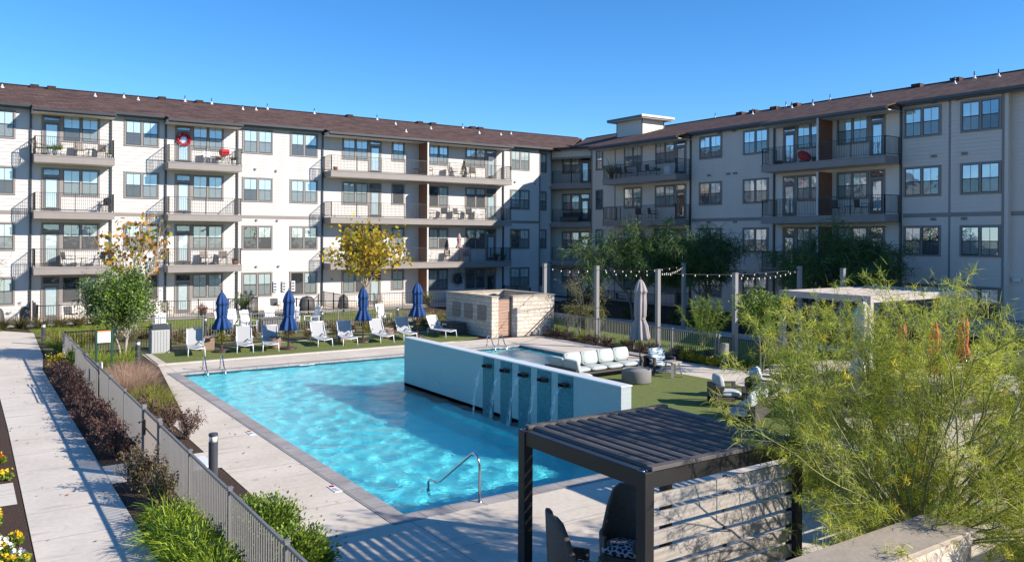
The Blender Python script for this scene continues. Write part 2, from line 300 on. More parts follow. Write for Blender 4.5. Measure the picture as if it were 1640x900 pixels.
# ---------------------------------------------------------------- mesh builder
class MB:
    def __init__(s): s.v = []; s.f = []; s.mi = []; s.mats = []; s.cur = 0; s.sm = []; s.smooth = False
    def m(s, name):
        if name not in s.mats: s.mats.append(name)
        s.cur = s.mats.index(name); return s
    def add(s, vs, fs, T=None):
        o = len(s.v)
        if T is not None: vs = [T @ Vector(p) for p in vs]
        s.v += [tuple(p) for p in vs]; s.f += [tuple(i+o for i in q) for q in fs]
        s.mi += [s.cur]*len(fs); s.sm += [s.smooth]*len(fs); return s
    def box(s, a, b, T=None, skip=()):
        x0, y0, z0 = a; x1, y1, z1 = b
        x0, x1 = min(x0, x1), max(x0, x1); y0, y1 = min(y0, y1), max(y0, y1); z0, z1 = min(z0, z1), max(z0, z1)
        vs = [(x0,y0,z0),(x1,y0,z0),(x1,y1,z0),(x0,y1,z0),(x0,y0,z1),(x1,y0,z1),(x1,y1,z1),(x0,y1,z1)]
        fs = [(0,3,2,1),(4,5,6,7),(0,1,5,4),(1,2,6,5),(2,3,7,6),(3,0,4,7)]
        return s.add(vs, fs, T)
    def rbox(s, a, b, r=.02, T=None):      # box with cut edges (chamfered along all sides)
        x0, y0, z0 = a; x1, y1, z1 = b; vs = []; 
        for (sx, X) in ((-1, x0), (1, x1)):
            for (sy, Y) in ((-1, y0), (1, y1)):
                for (sz, Z) in ((-1, z0), (1, z1)):
                    vs += [(X, Y-sy*r, Z-sz*r), (X-sx*r, Y, Z-sz*r), (X-sx*r, Y-sy*r, Z)]
        def I(i, j, k, w): return ((i*2+j)*2+k)*3+w
        fs = []
        for i in (0, 1): q = [I(i,0,0,0), I(i,1,0,0), I(i,1,1,0), I(i,0,1,0)]; fs.append(q if i else q[::-1])
        for j in (0, 1): q = [I(0,j,0,1), I(0,j,1,1), I(1,j,1,1), I(1,j,0,1)]; fs.append(q if j else q[::-1])
        for k in (0, 1): q = [I(0,0,k,2), I(1,0,k,2), I(1,1,k,2), I(0,1,k,2)]; fs.append(q if k else q[::-1])
        for i in (0, 1):
            for j in (0, 1): fs.append([I(i,j,0,0), I(i,j,1,0), I(i,j,1,1), I(i,j,0,1)])
        for i in (0, 1):
            for k in (0, 1): fs.append([I(i,0,k,0), I(i,1,k,0), I(i,1,k,2), I(i,0,k,2)])
        for j in (0, 1):
            for k in (0, 1): fs.append([I(0,j,k,1), I(1,j,k,1), I(1,j,k,2), I(0,j,k,2)])
        for i in (0, 1):
            for j in (0, 1):
                for k in (0, 1): fs.append([I(i,j,k,0), I(i,j,k,1), I(i,j,k,2)])
        return s.add(vs, fs, T)
    def beam(s, p, q, wd, ht=None, up=(0, 0, 1), T=None):
        ht = ht or wd; p = Vector(p); q = Vector(q); d = (q-p).normalized(); u = Vector(up)
        if abs(d.dot(u)) > .98: u = Vector((0, 1, 0))
        r = d.cross(u).normalized(); u = r.cross(d).normalized(); vs = []
        for c in (p, q):
            for a, b_ in ((-1,-1),(1,-1),(1,1),(-1,1)): vs.append(c + r*a*wd/2 + u*b_*ht/2)
        return s.add(vs, [(0,3,2,1),(4,5,6,7),(0,1,5,4),(1,2,6,5),(2,3,7,6),(3,0,4,7)], T)
    def tube(s, pts, r, n=8, T=None, caps=True):
        pts = [Vector(p) for p in pts]; rs = r if isinstance(r, (list, tuple)) else [r]*len(pts); vs = []; k = len(pts)
        ref = Vector((0.13, 0.27, 1)).normalized()
        for i, p in enumerate(pts):
            d = (pts[min(i+1, k-1)] - pts[max(i-1, 0)])
            d = d.normalized() if d.length > 1e-9 else Vector((0, 0, 1))
            a = d.cross(ref)
            if a.length < .05: a = d.cross(Vector((1, 0, 0)))
            a.normalize(); b_ = d.cross(a)
            for j in range(n):
                t = 2*math.pi*j/n; vs.append(p + (a*math.cos(t) + b_*math.sin(t))*rs[i])
        fs = [(i*n+j, i*n+(j+1)%n, (i+1)*n+(j+1)%n, (i+1)*n+j) for i in range(k-1) for j in range(n)]
        if caps: fs += [tuple(range(n))[::-1], tuple(range((k-1)*n, k*n))]
        o = s.smooth; s.smooth = True; s.add(vs, fs, T); s.smooth = o; return s
    def lathe(s, prof, c=(0, 0, 0), n=20, T=None, fold=None, smooth=True):
        vs = []; k = len(prof)
        for (r, z) in prof:
            for j in range(n):
                t = 2*math.pi*j/n; rr = r*(fold(t, z) if fold else 1)
                vs.append((c[0]+rr*math.cos(t), c[1]+rr*math.sin(t), c[2]+z))
        fs = [(i*n+j, i*n+(j+1)%n, (i+1)*n+(j+1)%n, (i+1)*n+j) for i in range(k-1) for j in range(n)]
        fs += [tuple(range(n))[::-1], tuple(range((k-1)*n, k*n))]
        o = s.smooth; s.smooth = smooth; s.add(vs, fs, T); s.smooth = o; return s
    def prism(s, poly, z0, z1, T=None):
        n = len(poly); vs = [(x, y, z0) for x, y in poly] + [(x, y, z1) for x, y in poly]
        return s.add(vs, [tuple(range(n))[::-1], tuple(range(n, 2*n))] + [(i, (i+1) % n, (i+1) % n+n, i+n) for i in range(n)], T)
    def sheet(s, poly, z): return s.add([(x, y, z) for x, y in poly], [tuple(range(len(poly)))])
    def build(s, name, material=None, parent=None, world=False, loc=None):
        me = bpy.data.meshes.new(name)
        off = Vector(parent.location) if (world and parent) else (Vector(loc) if loc else Vector((0, 0, 0)))
        vs = s.v
        if off.length > 0: vs = [(p[0]-off[0], p[1]-off[1], p[2]-off[2]) for p in s.v]
        me.from_pydata(vs, [], s.f)
        if material: me.materials.append(MATS[material])
        else:
            for m_ in s.mats: me.materials.append(MATS[m_])
            if len(s.mats) > 1: me.polygons.foreach_set("material_index", s.mi)
        if any(s.sm): me.polygons.foreach_set("use_smooth", s.sm)
        me.update()
        o = bpy.data.objects.new(name, me); COL.objects.link(o)
        if parent: o.parent = parent
        elif loc: o.location = loc
        return o

def npmesh(name, V, F, material, parent=None, mi=None, loc=None):
    """fast mesh from numpy arrays of quads"""
    me = bpy.data.meshes.new(name); V = np.asarray(V, np.float32); F = np.asarray(F, np.int32)
    if loc is not None: V = V - np.asarray(loc, np.float32)
    me.vertices.add(len(V)); me.vertices.foreach_set("co", V.ravel())
    me.loops.add(F.size); me.loops.foreach_set("vertex_index", F.ravel())
    me.polygons.add(len(F)); k = F.shape[1]
    me.polygons.foreach_set("loop_start", np.arange(0, F.size, k, dtype=np.int32))
    mats = [material] if isinstance(material, str) else material
    for m_ in mats: me.materials.append(MATS[m_])
    if mi is not None: me.polygons.foreach_set("material_index", np.asarray(mi, np.int32))
    me.update(calc_edges=True)
    o = bpy.data.objects.new(name, me); COL.objects.link(o)
    if parent: o.parent = parent
    elif loc is not None: o.location = loc
    return o

def tag(o, label=None, cat=None, group=None, kind=None):
    if label: o["label"] = label
    if cat: o["category"] = cat
    if group: o["group"] = group
    if kind: o["kind"] = kind
    return o
def thing(name, label, cat, loc=(0, 0, 0), rz=0.0, group=None):
    o = bpy.data.objects.new(name, None); COL.objects.link(o); o.location = loc; o.rotation_euler = (0, 0, rz)
    o.empty_display_size = .2
    return tag(o, label, cat, group)
def struct(o): o["kind"] = "structure"; return o
KIDS = {}
def dup(src, loc, rz=0.0, label=None, group=None, scale=1.0):
    def cp(o, par):
        c = o.copy(); COL.objects.link(c)
        if par: c.parent = par
        for ch in o.children: cp(ch, c)
        return c
    c = cp(src, None); c.location = loc; c.rotation_euler = (0, 0, rz); c.scale = (scale,)*3
    if label: c["label"] = label
    if group: c["group"] = group
    return c
def Tm(loc=(0, 0, 0), rz=0.0, rx=0.0, ry=0.0): return Matrix.Translation(loc) @ Euler((rx, ry, rz)).to_matrix().to_4x4()

# ================================================================ BUILDINGS
FL = [0.0, 3.12, 6.32, 9.52]          # finished floors
SILL, HEAD = 0.92, 2.56               # window sill and head above floor
LAP = 0.205
def laps(mb, W, u0, u1, z0, z1, d0=0.0):
    z = z0
    while z < z1-.01:
        zt = min(z+LAP, z1); vs = [W(u0, d0+.030, z), W(u1, d0+.030, z), W(u1, d0+.003, zt), W(u0, d0+.003, zt), W(u0, d0, z), W(u1, d0, z)]
        mb.add(vs, [(0, 1, 2, 3), (4, 5, 1, 0)]); z = zt
def pbox(mb, W, u0, u1, d0, d1, z0, z1): return mb.box(W(u0, d0, z0), W(u1, d1, z1))
rw = random.Random(3)
def win_unit(W, root, u0, u1, z0, z1, sashes=2, trim=.10, blind=None, d=0.0, screen=True):
    """double-hung pair: taupe casing, dark sashes, glass, blind, insect screen"""
    d += .016; mb = MB().m("trim_taupe"); t = trim
    D = d+.050
    pbox(mb, W, u0, u1, d, D, z1-t, z1); pbox(mb, W, u0, u1, d, D, z0, z0+t*.8)
    pbox(mb, W, u0, u0+t, d, D, z0+t*.8, z1-t); pbox(mb, W, u1-t, u1, d, D, z0+t*.8, z1-t)
    wdt = (u1-u0-2*t-(sashes-1)*t)/sashes; openings = []
    for k in range(sashes):
        a = u0+t+k*(wdt+t); openings.append((a, a+wdt))
        if k: pbox(mb, W, a-t, a, d, D, z0+t*.8, z1-t)
    mb.m("dark_frame"); zb, zt = z0+t*.8, z1-t; zm = zb+(zt-zb)*.5; s = .04
    gl = MB(); bl = MB(); scn = MB(); rm = MB()
    for a, c in openings:
        pbox(mb, W, a, a+s, d+.022, d+.047, zb, zt); pbox(mb, W, c-s, c, d+.022, d+.047, zb, zt)
        pbox(mb, W, a+s, c-s, d+.022, d+.047, zt-s, zt); pbox(mb, W, a+s, c-s, d+.022, d+.047, zb, zb+s)
        pbox(mb, W, a+s, c-s, d+.022, d+.050, zm-.025, zm+.025)
        mm = (a+c)/2; pbox(mb, W, mm-.008, mm+.008, d+.026, d+.040, zb+s, zm-.025); pbox(mb, W, mm-.008, mm+.008, d+.026, d+.040, zm+.025, zt-s)
        vs = [W(a+s, d+.030, zb+s), W(c-s, d+.030, zb+s), W(c-s, d+.030, zt-s), W(a+s, d+.030, zt-s)]; gl.add(vs, [(0, 1, 2, 3)])
        vs = [W(a+s, d+.044, zb+s), W(c-s, d+.044, zb+s), W(c-s, d+.044, zm-.025), W(a+s, d+.044, zm-.025)]; scn.add(vs, [(0, 1, 2, 3)])
        fb = blind if blind is not None else rw.choice([1, 1, 1, 1, .95, 1, .5, .0])
        lo = zt-(zt-zb)*fb
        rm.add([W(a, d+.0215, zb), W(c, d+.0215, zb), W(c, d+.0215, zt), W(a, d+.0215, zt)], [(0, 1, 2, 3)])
        if fb > .05: bl.add([W(a+s*.6, d+.0235, lo), W(c-s*.6, d+.0235, lo), W(c-s*.6, d+.0265, zt-s), W(a+s*.6, d+.0265, zt-s)], [(0, 1, 2, 3)])
    o = mb.build("window", None, root, world=True)
    def sub(m_, nm, mt):
        if m_.v:
            q = m_.build(nm, mt, root, world=True); q.parent = o
    sub(gl, "pane", "window_glass"); sub(rm, "room_dark_panel", "room_dark_painted"); sub(bl, "blind", "blind"); 
    if screen: sub(scn, "insect_screen", "insect_screen")
    return o
def door_unit(W, root, u0, u1, zf, z1, hinge=1, d=0.0, blind=True):
    d += .016; mb = MB().m("trim_taupe"); t = .09; D = d+.050
    pbox(mb, W, u0, u0+t, d, D, zf, z1-t); pbox(mb, W, u1-t, u1, d, D, zf, z1-t); pbox(mb, W, u0, u1, d, D, z1-t, z1)
    zt = z1-.50; pbox(mb, W, u0+t, u1-t, d, D, zt-.05, zt+.05)
    mb.m("door_taupe"); a, c = u0+t, u1-t; st = .13
    pbox(mb, W, a, a+st, d+.02, d+.048, zf+.02, zt-.05); pbox(mb, W, c-st, c, d+.02, d+.048, zf+.02, zt-.05)
    pbox(mb, W, a+st, c-st, d+.02, d+.048, zt-.05-st, zt-.05); pbox(mb, W, a+st, c-st, d+.02, d+.048, zf+.02, zf+.24)
    mb.m("dark_frame"); pbox(mb, W, a, a+.03, d+.02, d+.047, zt+.05, z1-t); pbox(mb, W, c-.03, c, d+.02, d+.047, zt+.05, z1-t); pbox(mb, W, a+.03, c-.03, d+.02, d+.047, zt+.05, zt+.08); pbox(mb, W, a+.03, c-.03, d+.02, d+.047, z1-t-.03, z1-t)
    o = mb.build("door", None, root, world=True)
    g = MB(); g.add([W(a+st, d+.036, zf+.24), W(c-st, d+.036, zf+.24), W(c-st, d+.036, zt-.05-st), W(a+st, d+.036, zt-.05-st)], [(0, 1, 2, 3)])
    g.add([W(a+.03, d+.036, zt+.08), W(c-.03, d+.036, zt+.08), W(c-.03, d+.036, z1-t-.03), W(a+.03, d+.036, z1-t-.03)], [(0, 1, 2, 3)])
    q = g.build("pane", "window_glass", root, world=True); q.parent = o
    r_ = MB(); pbox(r_, W, a+.01, c-.01, d+.0205, d+.0225, zt+.05, z1-t); pbox(r_, W, a+st, c-st, d+.0205, d+.0225, zf+.24, zt-.05-st); q = r_.build("room_dark_panel", "room_dark_painted", root, world=True); q.parent = o
    if blind:
        b_ = MB(); b_.add([W(a+st+.02, d+.026, zf+.26), W(c-st-.02, d+.026, zf+.26), W(c-st-.02, d+.026, zt-.07-st), W(a+st+.02, d+.026, zt-.07-st)], [(0, 1, 2, 3)])
        q = b_.build("blind", "blind_door", root, world=True); q.parent = o
    h = MB(); hu = (c-.06) if hinge > 0 else (a+.06)
    h.tube([W(hu, d+.048, zf+1.0), W(hu, d+.10, zf+1.0), W(hu-hinge*.10, d+.10, zf+1.0)], .012, 6); h.tube([W(hu, d+.048, zf+1.12), W(hu, d+.065, zf+1.12)], .028, 8)
    q = h.build("handle", "steel", root, world=True); q.parent = o
    return o
def railing_mb(pts, zb, h=1.05, post_every=1.9, gap=.105, bal=.016, rail=.04, post=.045, closed_posts=True):
    mb = MB()
    for (p, q) in zip(pts[:-1], pts[1:]):
        p = Vector((*p, 0)); q = Vector((*q, 0)); L_ = (q-p).length; dr = (q-p)/L_
        zv = Vector((0, 0, 1))
        mb.beam(p+zv*(zb+h), q+zv*(zb+h), rail, .03); mb.beam(p+zv*(zb+.09), q+zv*(zb+.09), .025, .025)
        n_ = max(1, int(L_/gap))
        for i in range(1, n_):
            c = p+dr*(L_*i/n_); mb.beam(c+zv*(zb+.09), c+zv*(zb+h-.015), bal)
        k = max(1, round(L_/post_every))
        for i in range(k+1):
            c = p+dr*(L_*i/k); mb.beam(c+zv*zb, c+zv*(zb+h+.01), post)
    return mb
def balcony(W, root, u0, u1, zf, proj=1.44):
    mb = MB().m("fascia_taupe")
    zt = zf-.02; pbox(mb, W, u0, u1, proj-.05, proj, zt-.42, zt); pbox(mb, W, u0, u0+.05, .021, proj-.05, zt-.42, zt); pbox(mb, W, u1-.05, u1, .021, proj-.05, zt-.42, zt)
    pbox(mb, W, u0-.02, u1+.02, proj, proj+.02, zt-.06, zt+.006)
    mb.m("far_concrete"); pbox(mb, W, u0+.05, u1-.05, .021, proj-.05, zt-.12, zt)
    mb.m("soffit"); pbox(mb, W, u0+.05, u1-.05, .021, proj-.05, zt-.42, zt-.38)
    o = mb.build("balcony", None, root, world=True)
    P = [W(u0+.06, .03, 0), W(u0+.06, proj-.06, 0), W(u1-.06, proj-.06, 0), W(u1-.06, .03, 0)]
    r_ = railing_mb([(p[0], p[1]) for p in P], zf-.01); q = r_.build("railing", "rail_metal", root, world=True); q.parent = o
    return o
def screen_panel(W, root, u, zf, proj=1.36, h=2.55):
    mb = MB().m("screen_wood"); pbox(mb, W, u-.05, u+.05, .03, proj, zf, zf+h)
    mb.m("siding_white"); pbox(mb, W, u-.06, u+.06, proj, proj+.05, zf, zf+h)
    mb.build("privacy_screen", None, root, world=True)
def downspout(W, root, u, z0=.1, z1=12.2, d=.02):
    mb = MB(); pbox(mb, W, u-.055, u+.055, d, d+.09, z0, z1); 
    for z in (2.5, 5.7, 8.9): pbox(mb, W, u-.075, u+.075, d, d+.095, z, z+.04)
    mb.build("downspout", "gutter_dark", root, world=True)
ROOF_S, ROOF_Z = .265, 12.56
def roof_z(d): return ROOF_Z-ROOF_S*d
def eaves(W, root, segs):
    """gutter, fascia and soffit per stretch; returns nothing"""
    for (u0, u1, ov) in segs:
        z = roof_z(ov); g = MB()
        pbox(g, W, u0-.03, u1+.03, ov-.02, ov+.10, z-.17, z-.02); g.build("gutter", "gutter_dark", root, world=True)
        s = MB().m("gutter_dark"); pbox(s, W, u0, u1, ov-.06, ov-.02, z-.24, z-.02)
        s.m("gutter_dark" if ov < 1 else "soffit"); pbox(s, W, u0, u1, .021, ov-.06, z-.24, z-.20)
        if ov > 1:
            s.m("siding_white"); pbox(s, W, u0-.0, u0+.04, .45, ov-.06, z-.20, z-.03)
        s.build("soffit", None, root, world=True)
def roof_side(mb, W, segs, dr, u_lo, u_hi):
    """sloping plane with ridge at distance dr behind the wall, stepped eave line"""
    zr = roof_z(-dr)
    for (u0, u1, ov) in segs:
        vs = [W(u0, ov+.02, roof_z(ov+.02)), W(u1, ov+.02, roof_z(ov+.02)), W(u1, -dr, zr), W(u0, -dr, zr)]
        vs2 = [(p[0], p[1], p[2]-.05) for p in vs]; mb.add(vs+vs2, [(0, 1, 2, 3), (7, 6, 5, 4), (0, 1, 5, 4), (1, 2, 6, 5), (3, 0, 4, 7)])
def vent_pipe(root, x, y, z, h=.42):
    mb = MB().m("pvc_white"); mb.lathe([(.13, -.04), (.12, .02), (.05, .10), (.05, .2)], (x, y, z), 10); mb.m("bollard_grey"); mb.tube([(x, y, z+.12), (x, y, z+h*.8)], .04, 8)
    mb.build("vent_pipe", None, root, world=True)

# ---- left wing
LY = 54.54
def WL(u, d, z): return (u, LY-d, z)
left = thing("apartment_building", "long sunlit white four storey apartment wing with a brown shingle roof, filling the left side", "apartment building", (12, LY, 0))
mb = MB().m("siding_white"); laps(mb, WL, -14, 39.7, .25, 12.45)
pbox(mb, WL, -14, 39.7, 0, -.3, 0, 12.45); pbox(mb, WL, -14, 39.7, -17.5, -17.8, 0, 12.4); mb.box((-14.3, LY+.0, 0), (-14, LY+17.8, 12.4))
laps(mb, lambda u, d, z: WL(u, d-.6, z), 39.7, 41.3, .25, 12.45); pbox(mb, WL, 39.4, 41.3, -.6, -.9, 0, 12.45)
mb.box((39.5, LY+.0, 0), (39.7, LY+.6, 12.45))
mb.m("far_concrete"); pbox(mb, WL, -14, 39.7, 0, .03, 0, .25)
mb.build("wall", None, left, world=True)
lsegs = [(-14, -6.8, .45), (-6.8, -2.4, 1.42), (-2.4, 3.28, .45), (3.28, 7.55, 1.42), (7.55, 10.5, .45), (10.5, 14.98, 1.42), (14.98, 20.85, .45), (20.85, 36.05, 1.42), (36.05, 42.4, .45)]
eaves(WL, left, lsegs)
mb = MB(); 
for (u0, u1, ov) in lsegs:
    zr = roof_z(-9.1); hi1 = u1 if u1 < 42 else 51.5
    vs = [WL(u0, ov+.02, roof_z(ov+.02)), WL(u1, ov+.02, roof_z(ov+.02)), WL(hi1, -9.1, zr), WL(u0, -9.1, zr)]
    mb.add(vs+[(p[0], p[1], p[2]-.05) for p in vs], [(0, 1, 2, 3), (7, 6, 5, 4), (0, 1, 5, 4), (3, 0, 4, 7), (1, 2, 6, 5)])
mb.add([(-14.3, LY+9.1, zr), (51.5, LY+9.1, zr), (60, LY+18.2, 12.5), (-14.3, LY+18.2, 12.5)], [(0, 1, 2, 3)])
mb.beam((-14, LY+9.1, zr+.02), (51, LY+9.1, zr+.02), .3, .05)
mb.build("roof", "shingle", left, world=True)
VL = [(2.1, 61.3), (7.4, 61.1), (9.3, 62.0), (10.1, 61.3), (13.6, 63.2), (15.5, 63.2), (17.3, 61.4), (18.4, 61.8), (19.7, 63.2), (23.5, 63.2), (28.9, 63.0), (29.5, 60.7), (28.2, 56.2), (32.3, 59.8), (37.1, 62.7), (37.1, 59.9), (36.9, 59.6), (39.4, 60.0), (41.5, 61.5)]
for x, y in VL: vent_pipe(left, x, y, roof_z(LY-y), .55 if y > 62.5 else .42)
for x in (4.0, 5.0, 12.0, 14.6, 26.5, 33.0, 34.3, 38.4, 39.2):      # low box vents by the ridge
    mb = MB(); mb.box((x-.25, LY+8.4, roof_z(-8.4)-.05), (x+.25, LY+8.9, roof_z(-8.9)+.12)); mb.build("ridge_vent", "shingle", left, world=True)
for u in (3.28, 7.48, 10.6, 15.02, 20.88, 36.05): downspout(WL, left, u)
for (a, c) in ((-2.4, 3.2), (7.6, 10.5), (15.1, 20.8), (36.15, 39.6)): mb = MB(); pbox(mb, WL, a, c, .0, .035, 6.12, 6.34); mb.build("belt_course", "trim_taupe", left, world=True)
mb = MB().m("trim_taupe"); pbox(mb, WL, 39.62, 39.75, 0, .03, .25, 12.4); mb.box((39.72, LY-.03, .25), (39.76, LY+.1, 12.4)); mb.build("corner_board", None, left, world=True)
balc_l = []
for fi, zf in enumerate(FL):
    z0, z1 = zf+SILL, zf+HEAD
    win_unit(WL, left, .52, 2.53, z0, z1); win_unit(WL, left, 8.21, 10.22, z0, z1); win_unit(WL, left, 15.35, 17.39, z0, z1); win_unit(WL, left, 18.57, 20.55, z0, z1)
    win_unit(WL, left, 36.74, 38.67, z0, z1); win_unit(lambda u, d, z: WL(u, d-.6, z), left, 39.95, 40.85, z0, z1, 1)
    door_unit(WL, left, 3.82, 4.84, zf, z1); win_unit(WL, left, 4.84, 6.88, z0, z1, blind=.5 if fi == 1 else None)
    door_unit(WL, left, 11.15, 12.15, zf, z1); win_unit(WL, left, 12.15, 14.15, z0, z1)
    win_unit(WL, left, 22.33, 24.36, z0, z1); door_unit(WL, left, 24.36, 25.38, zf, z1); win_unit(WL, left, 26.2, 27.25, z0+.1, z1, 1)
    win_unit(WL, left, 29.25, 31.0, z0, z1); win_unit(WL, left, 32.5, 34.4, z0, z1, blind=[.0, .2, .3, None][fi]); door_unit(WL, left, 34.4, 35.4, zf, z1, blind=fi != 0)
    screen_panel(WL, left, 28.5, zf)
    if fi:
        balc_l += [balcony(WL, left, 3.36, 7.5, zf), balcony(WL, left, 10.48, 14.95, zf), balcony(WL, left, 20.96, 35.95, zf)]
mb = MB()
for (x, z) in ((8.9, 12.2), (9.4, 12.2), (14.2, 12.0), (16.2, 9.35), (17.6, 9.3), (16.3, 5.95), (17.7, 5.95), (16.3, 2.85), (17.8, 2.85), (37.2, 9.4), (39.2, 9.35), (21.6, 1.9)):
    mb.box((x-.06, LY-.02, z), (x+.06, LY-.10, z+.13))
mb.build("exterior_vent", "chair_taupe", left, world=True)

# ---- right wing with the corner piece
RX = 42.87
def WR(u, d, z): return (RX-d, u, z)
right = thing("apartment_building", "shaded greige four storey apartment wing with a square roof tower, along the right side", "apartment building", (RX, 30, 0))
mb = MB().m("siding_greige"); laps(mb, WR, 40.63, 33.4, .25, 12.45); laps(mb, WR, 25.05, 19.7, .25, 12.45)
mb.m("siding_beige_lit"); laps(mb, WR, 51.6, 40.63, .25, 12.45); laps(mb, WR, 33.4, 25.05, .25, 12.45)
mb.m("siding_greige"); laps(mb, lambda u, d, z: WR(u, d-.35, z), 19.7, 2, .25, 12.45)
pbox(mb, WR, 19.7, 51.6, 0, -.3, 0, 12.45); pbox(mb, WR, 2, 19.7, -.35, -.6, 0, 12.45); mb.box((RX, 19.5, 0), (RX+.5, 19.7, 12.45))
mb.box((RX+.3, 2, 0), (RX+18, 2.3, 12.4)); mb.box((RX+17.7, 2.3, 0), (RX+18, 72, 12.4)); mb.box((RX+.0, 51.3, 0), (RX+1.6, 51.6, 12.45))
mb.m("far_concrete"); pbox(mb, WR, 19.7, 51.6, 0, .03, 0, .25)
mb.build("wall", None, right, world=True)
rsegs = [(51.4, 50.3, .45), (50.3, 40.55, 1.42), (40.55, 33.45, .45), (33.45, 25.0, 1.42), (25.0, 2, .45)]
eaves(WR, right, rsegs)
mb = MB(); zr = roof_z(-9.1)
for (u0, u1, ov) in rsegs:
    lo = u0; hiu = u0 if u0 < 51 else 63.6
    vs = [WR(u0 if u0 < 51 else 54.1, ov+.02, roof_z(ov+.02)), WR(u1, ov+.02, roof_z(ov+.02)), WR(u1, -9.1, zr), WR(hiu, -9.1, zr)]
    mb.add(vs+[(p[0], p[1], p[2]-.05) for p in vs], [(0, 1, 2, 3), (7, 6, 5, 4), (0, 1, 5, 4), (3, 0, 4, 7), (1, 2, 6, 5)])
mb.add([(RX+9.1, 2, zr), (RX+9.1, 63.6, zr), (RX+18.3, 72.6, 12.5), (RX+18.3, 2, 12.5)], [(0, 1, 2, 3)])
mb.beam((RX+9.1, 2, zr+.02), (RX+9.1, 63.4, zr+.02), .3, .05)
# small triangle of roof over the cut corner
mb.add([(40.6, 54.12, 12.43), (42.43, 51.1, 12.43), (42.6, 54.3, 12.47), (40.6, 54.12, 12.38), (42.43, 51.1, 12.38), (42.6, 54.3, 12.42)], [(0, 1, 2), (5, 4, 3), (0, 1, 4, 3)])
mb.build("roof", "shingle", right, world=True)
for i, (x, y) in enumerate([(52.0, 46.6), (49.9, 41.0), (51.9, 39.5), (50.2, 37.7), (49.6, 35.5), (51.9, 35.7), (49.0, 30.7), (49.2, 25.4), (51.3, 25.3), (49.8, 23.2)]): vent_pipe(right, x, y, roof_z(RX-x), .55)
for y in (43.5, 42.2, 40.2, 38.3, 29.0, 26.5): mb = MB(); mb.box((RX+8.4, y-.3, roof_z(-8.4)-.05), (RX+8.95, y+.3, roof_z(-8.9)+.14)); mb.build("ridge_vent", "shingle", right, world=True)
for u in (40.62, 33.45, 25.02): downspout(WR, right, u)
for (a, c, d_) in ((25.0-.1, 22.44, 0), (22.3, 19.8, 0), (40.5, 33.5, 0), (19.68, 2, -.35)): mb = MB(); pbox(mb, WR, a, c, d_, d_+.035, 6.12, 6.34); mb.build("belt_course", "trim_taupe", right, world=True)
mb = MB().m("trim_taupe")
for u in (22.37, 19.74): pbox(mb, WR, u-.05, u+.05, 0, .04, .25, 12.3)
pbox(mb, WR, 48.75, 48.65, 0, .04, .25, 12.3); pbox(mb, WR, 51.65, 51.5, 0, .04, .25, 12.3)
mb.build("corner_board", None, right, world=True)
for fi, zf in enumerate(FL):
    z0, z1 = zf+SILL, zf+HEAD
    win_unit(WR, right, 50.15, 51.05, z0, z1, 1); win_unit(WR, right, 45.6, 47.65, z0, z1); win_unit(WR, right, 42.15, 44.2, z0, z1); door_unit(WR, right, 41.05, 42.1, zf, z1, blind=fi == 3)
    win_unit(WR, right, 37.76, 39.83, z0, z1); win_unit(WR, right, 33.9, 35.97, z0, z1)
    door_unit(WR, right, 31.8, 32.8, zf, z1); win_unit(WR, right, 29.8, 31.8, z0, z1); win_unit(WR, right, 26.95, 29.0, z0, z1); door_unit(WR, right, 25.95, 26.9, zf, z1)
    win_unit(WR, right, 22.81, 24.87, z0, z1); win_unit(WR, right, 19.8, 21.82, z0, z1)
    screen_panel(WR, right, 29.35, zf)
    if fi: balcony(WR, right, 40.7, 48.55, zf); balcony(WR, right, 25.1, 33.35, zf)
mb = MB()
for (y, z) in ((38.9, 9.25), (37.2, 9.25), (36.6, 9.25), (38.9, 6.0), (36.6, 6.0), (23.2, 9.3), (21.6, 9.3), (23.2, 5.95), (21.6, 5.95), (23.2, 2.75), (21.6, 2.75), (23.2, 12.15), (21.9, 12.15), (36.7, 12.1), (38.0, 12.1)):
    mb.box((RX-.02, y-.14, z), (RX-.11, y-.02, z+.13)); mb.box((RX-.02, y+.02, z), (RX-.11, y+.14, z+.13))
mb.build("exterior_vent", "trim_taupe", right, world=True)
mb = MB(); mb.rbox((RX+.12, 19.0, 2.85), (RX+.32, 19.35, 3.05), .03); mb.build("wall_lamp", "pvc_white", right, world=True)
# cut corner: recessed balconies behind a header
A_ = Vector((41.2, LY+.3, 0)); B_ = Vector((RX-.02, 51.7, 0)); Ld = (B_-A_).length; dv = (B_-A_).normalized(); nv = Vector((dv.y, -dv.x, 0))
if nv.x > 0: nv = -nv
def WC(u, d, z): p = A_+dv*u+nv*d; return (p.x, p.y, z)
def cbox(mb, u0, u1, d0, d1, z0, z1):
    vs = [WC(u, d, z) for z in (z0, z1) for u, d in ((u0, d0), (u1, d0), (u1, d1), (u0, d1))]
    return mb.add(vs, [(0, 3, 2, 1), (4, 5, 6, 7), (0, 1, 5, 4), (1, 2, 6, 5), (2, 3, 7, 6), (3, 0, 4, 7)])
mb = MB().m("siding_greige")
laps(mb, WC, -1.5, Ld+1.5, .25, 12.4, -1.35); cbox(mb, -1.6, Ld+1.6, -1.36, -1.7, 0, 12.4)
laps(mb, WC, 0, Ld, 11.65, 12.4); cbox(mb, 0, Ld, 0, -.15, 11.65, 12.4)
mb.m("trim_taupe"); cbox(mb, 0, Ld, .0, .03, 11.55, 11.72)
mb.build("corner_wall", None, right, world=True)
mb = MB(); cbox(mb, -.4, Ld+.1, .35, .5, 12.25, 12.41); mb.build("gutter", "gutter_dark", right, world=True)
_pb = pbox
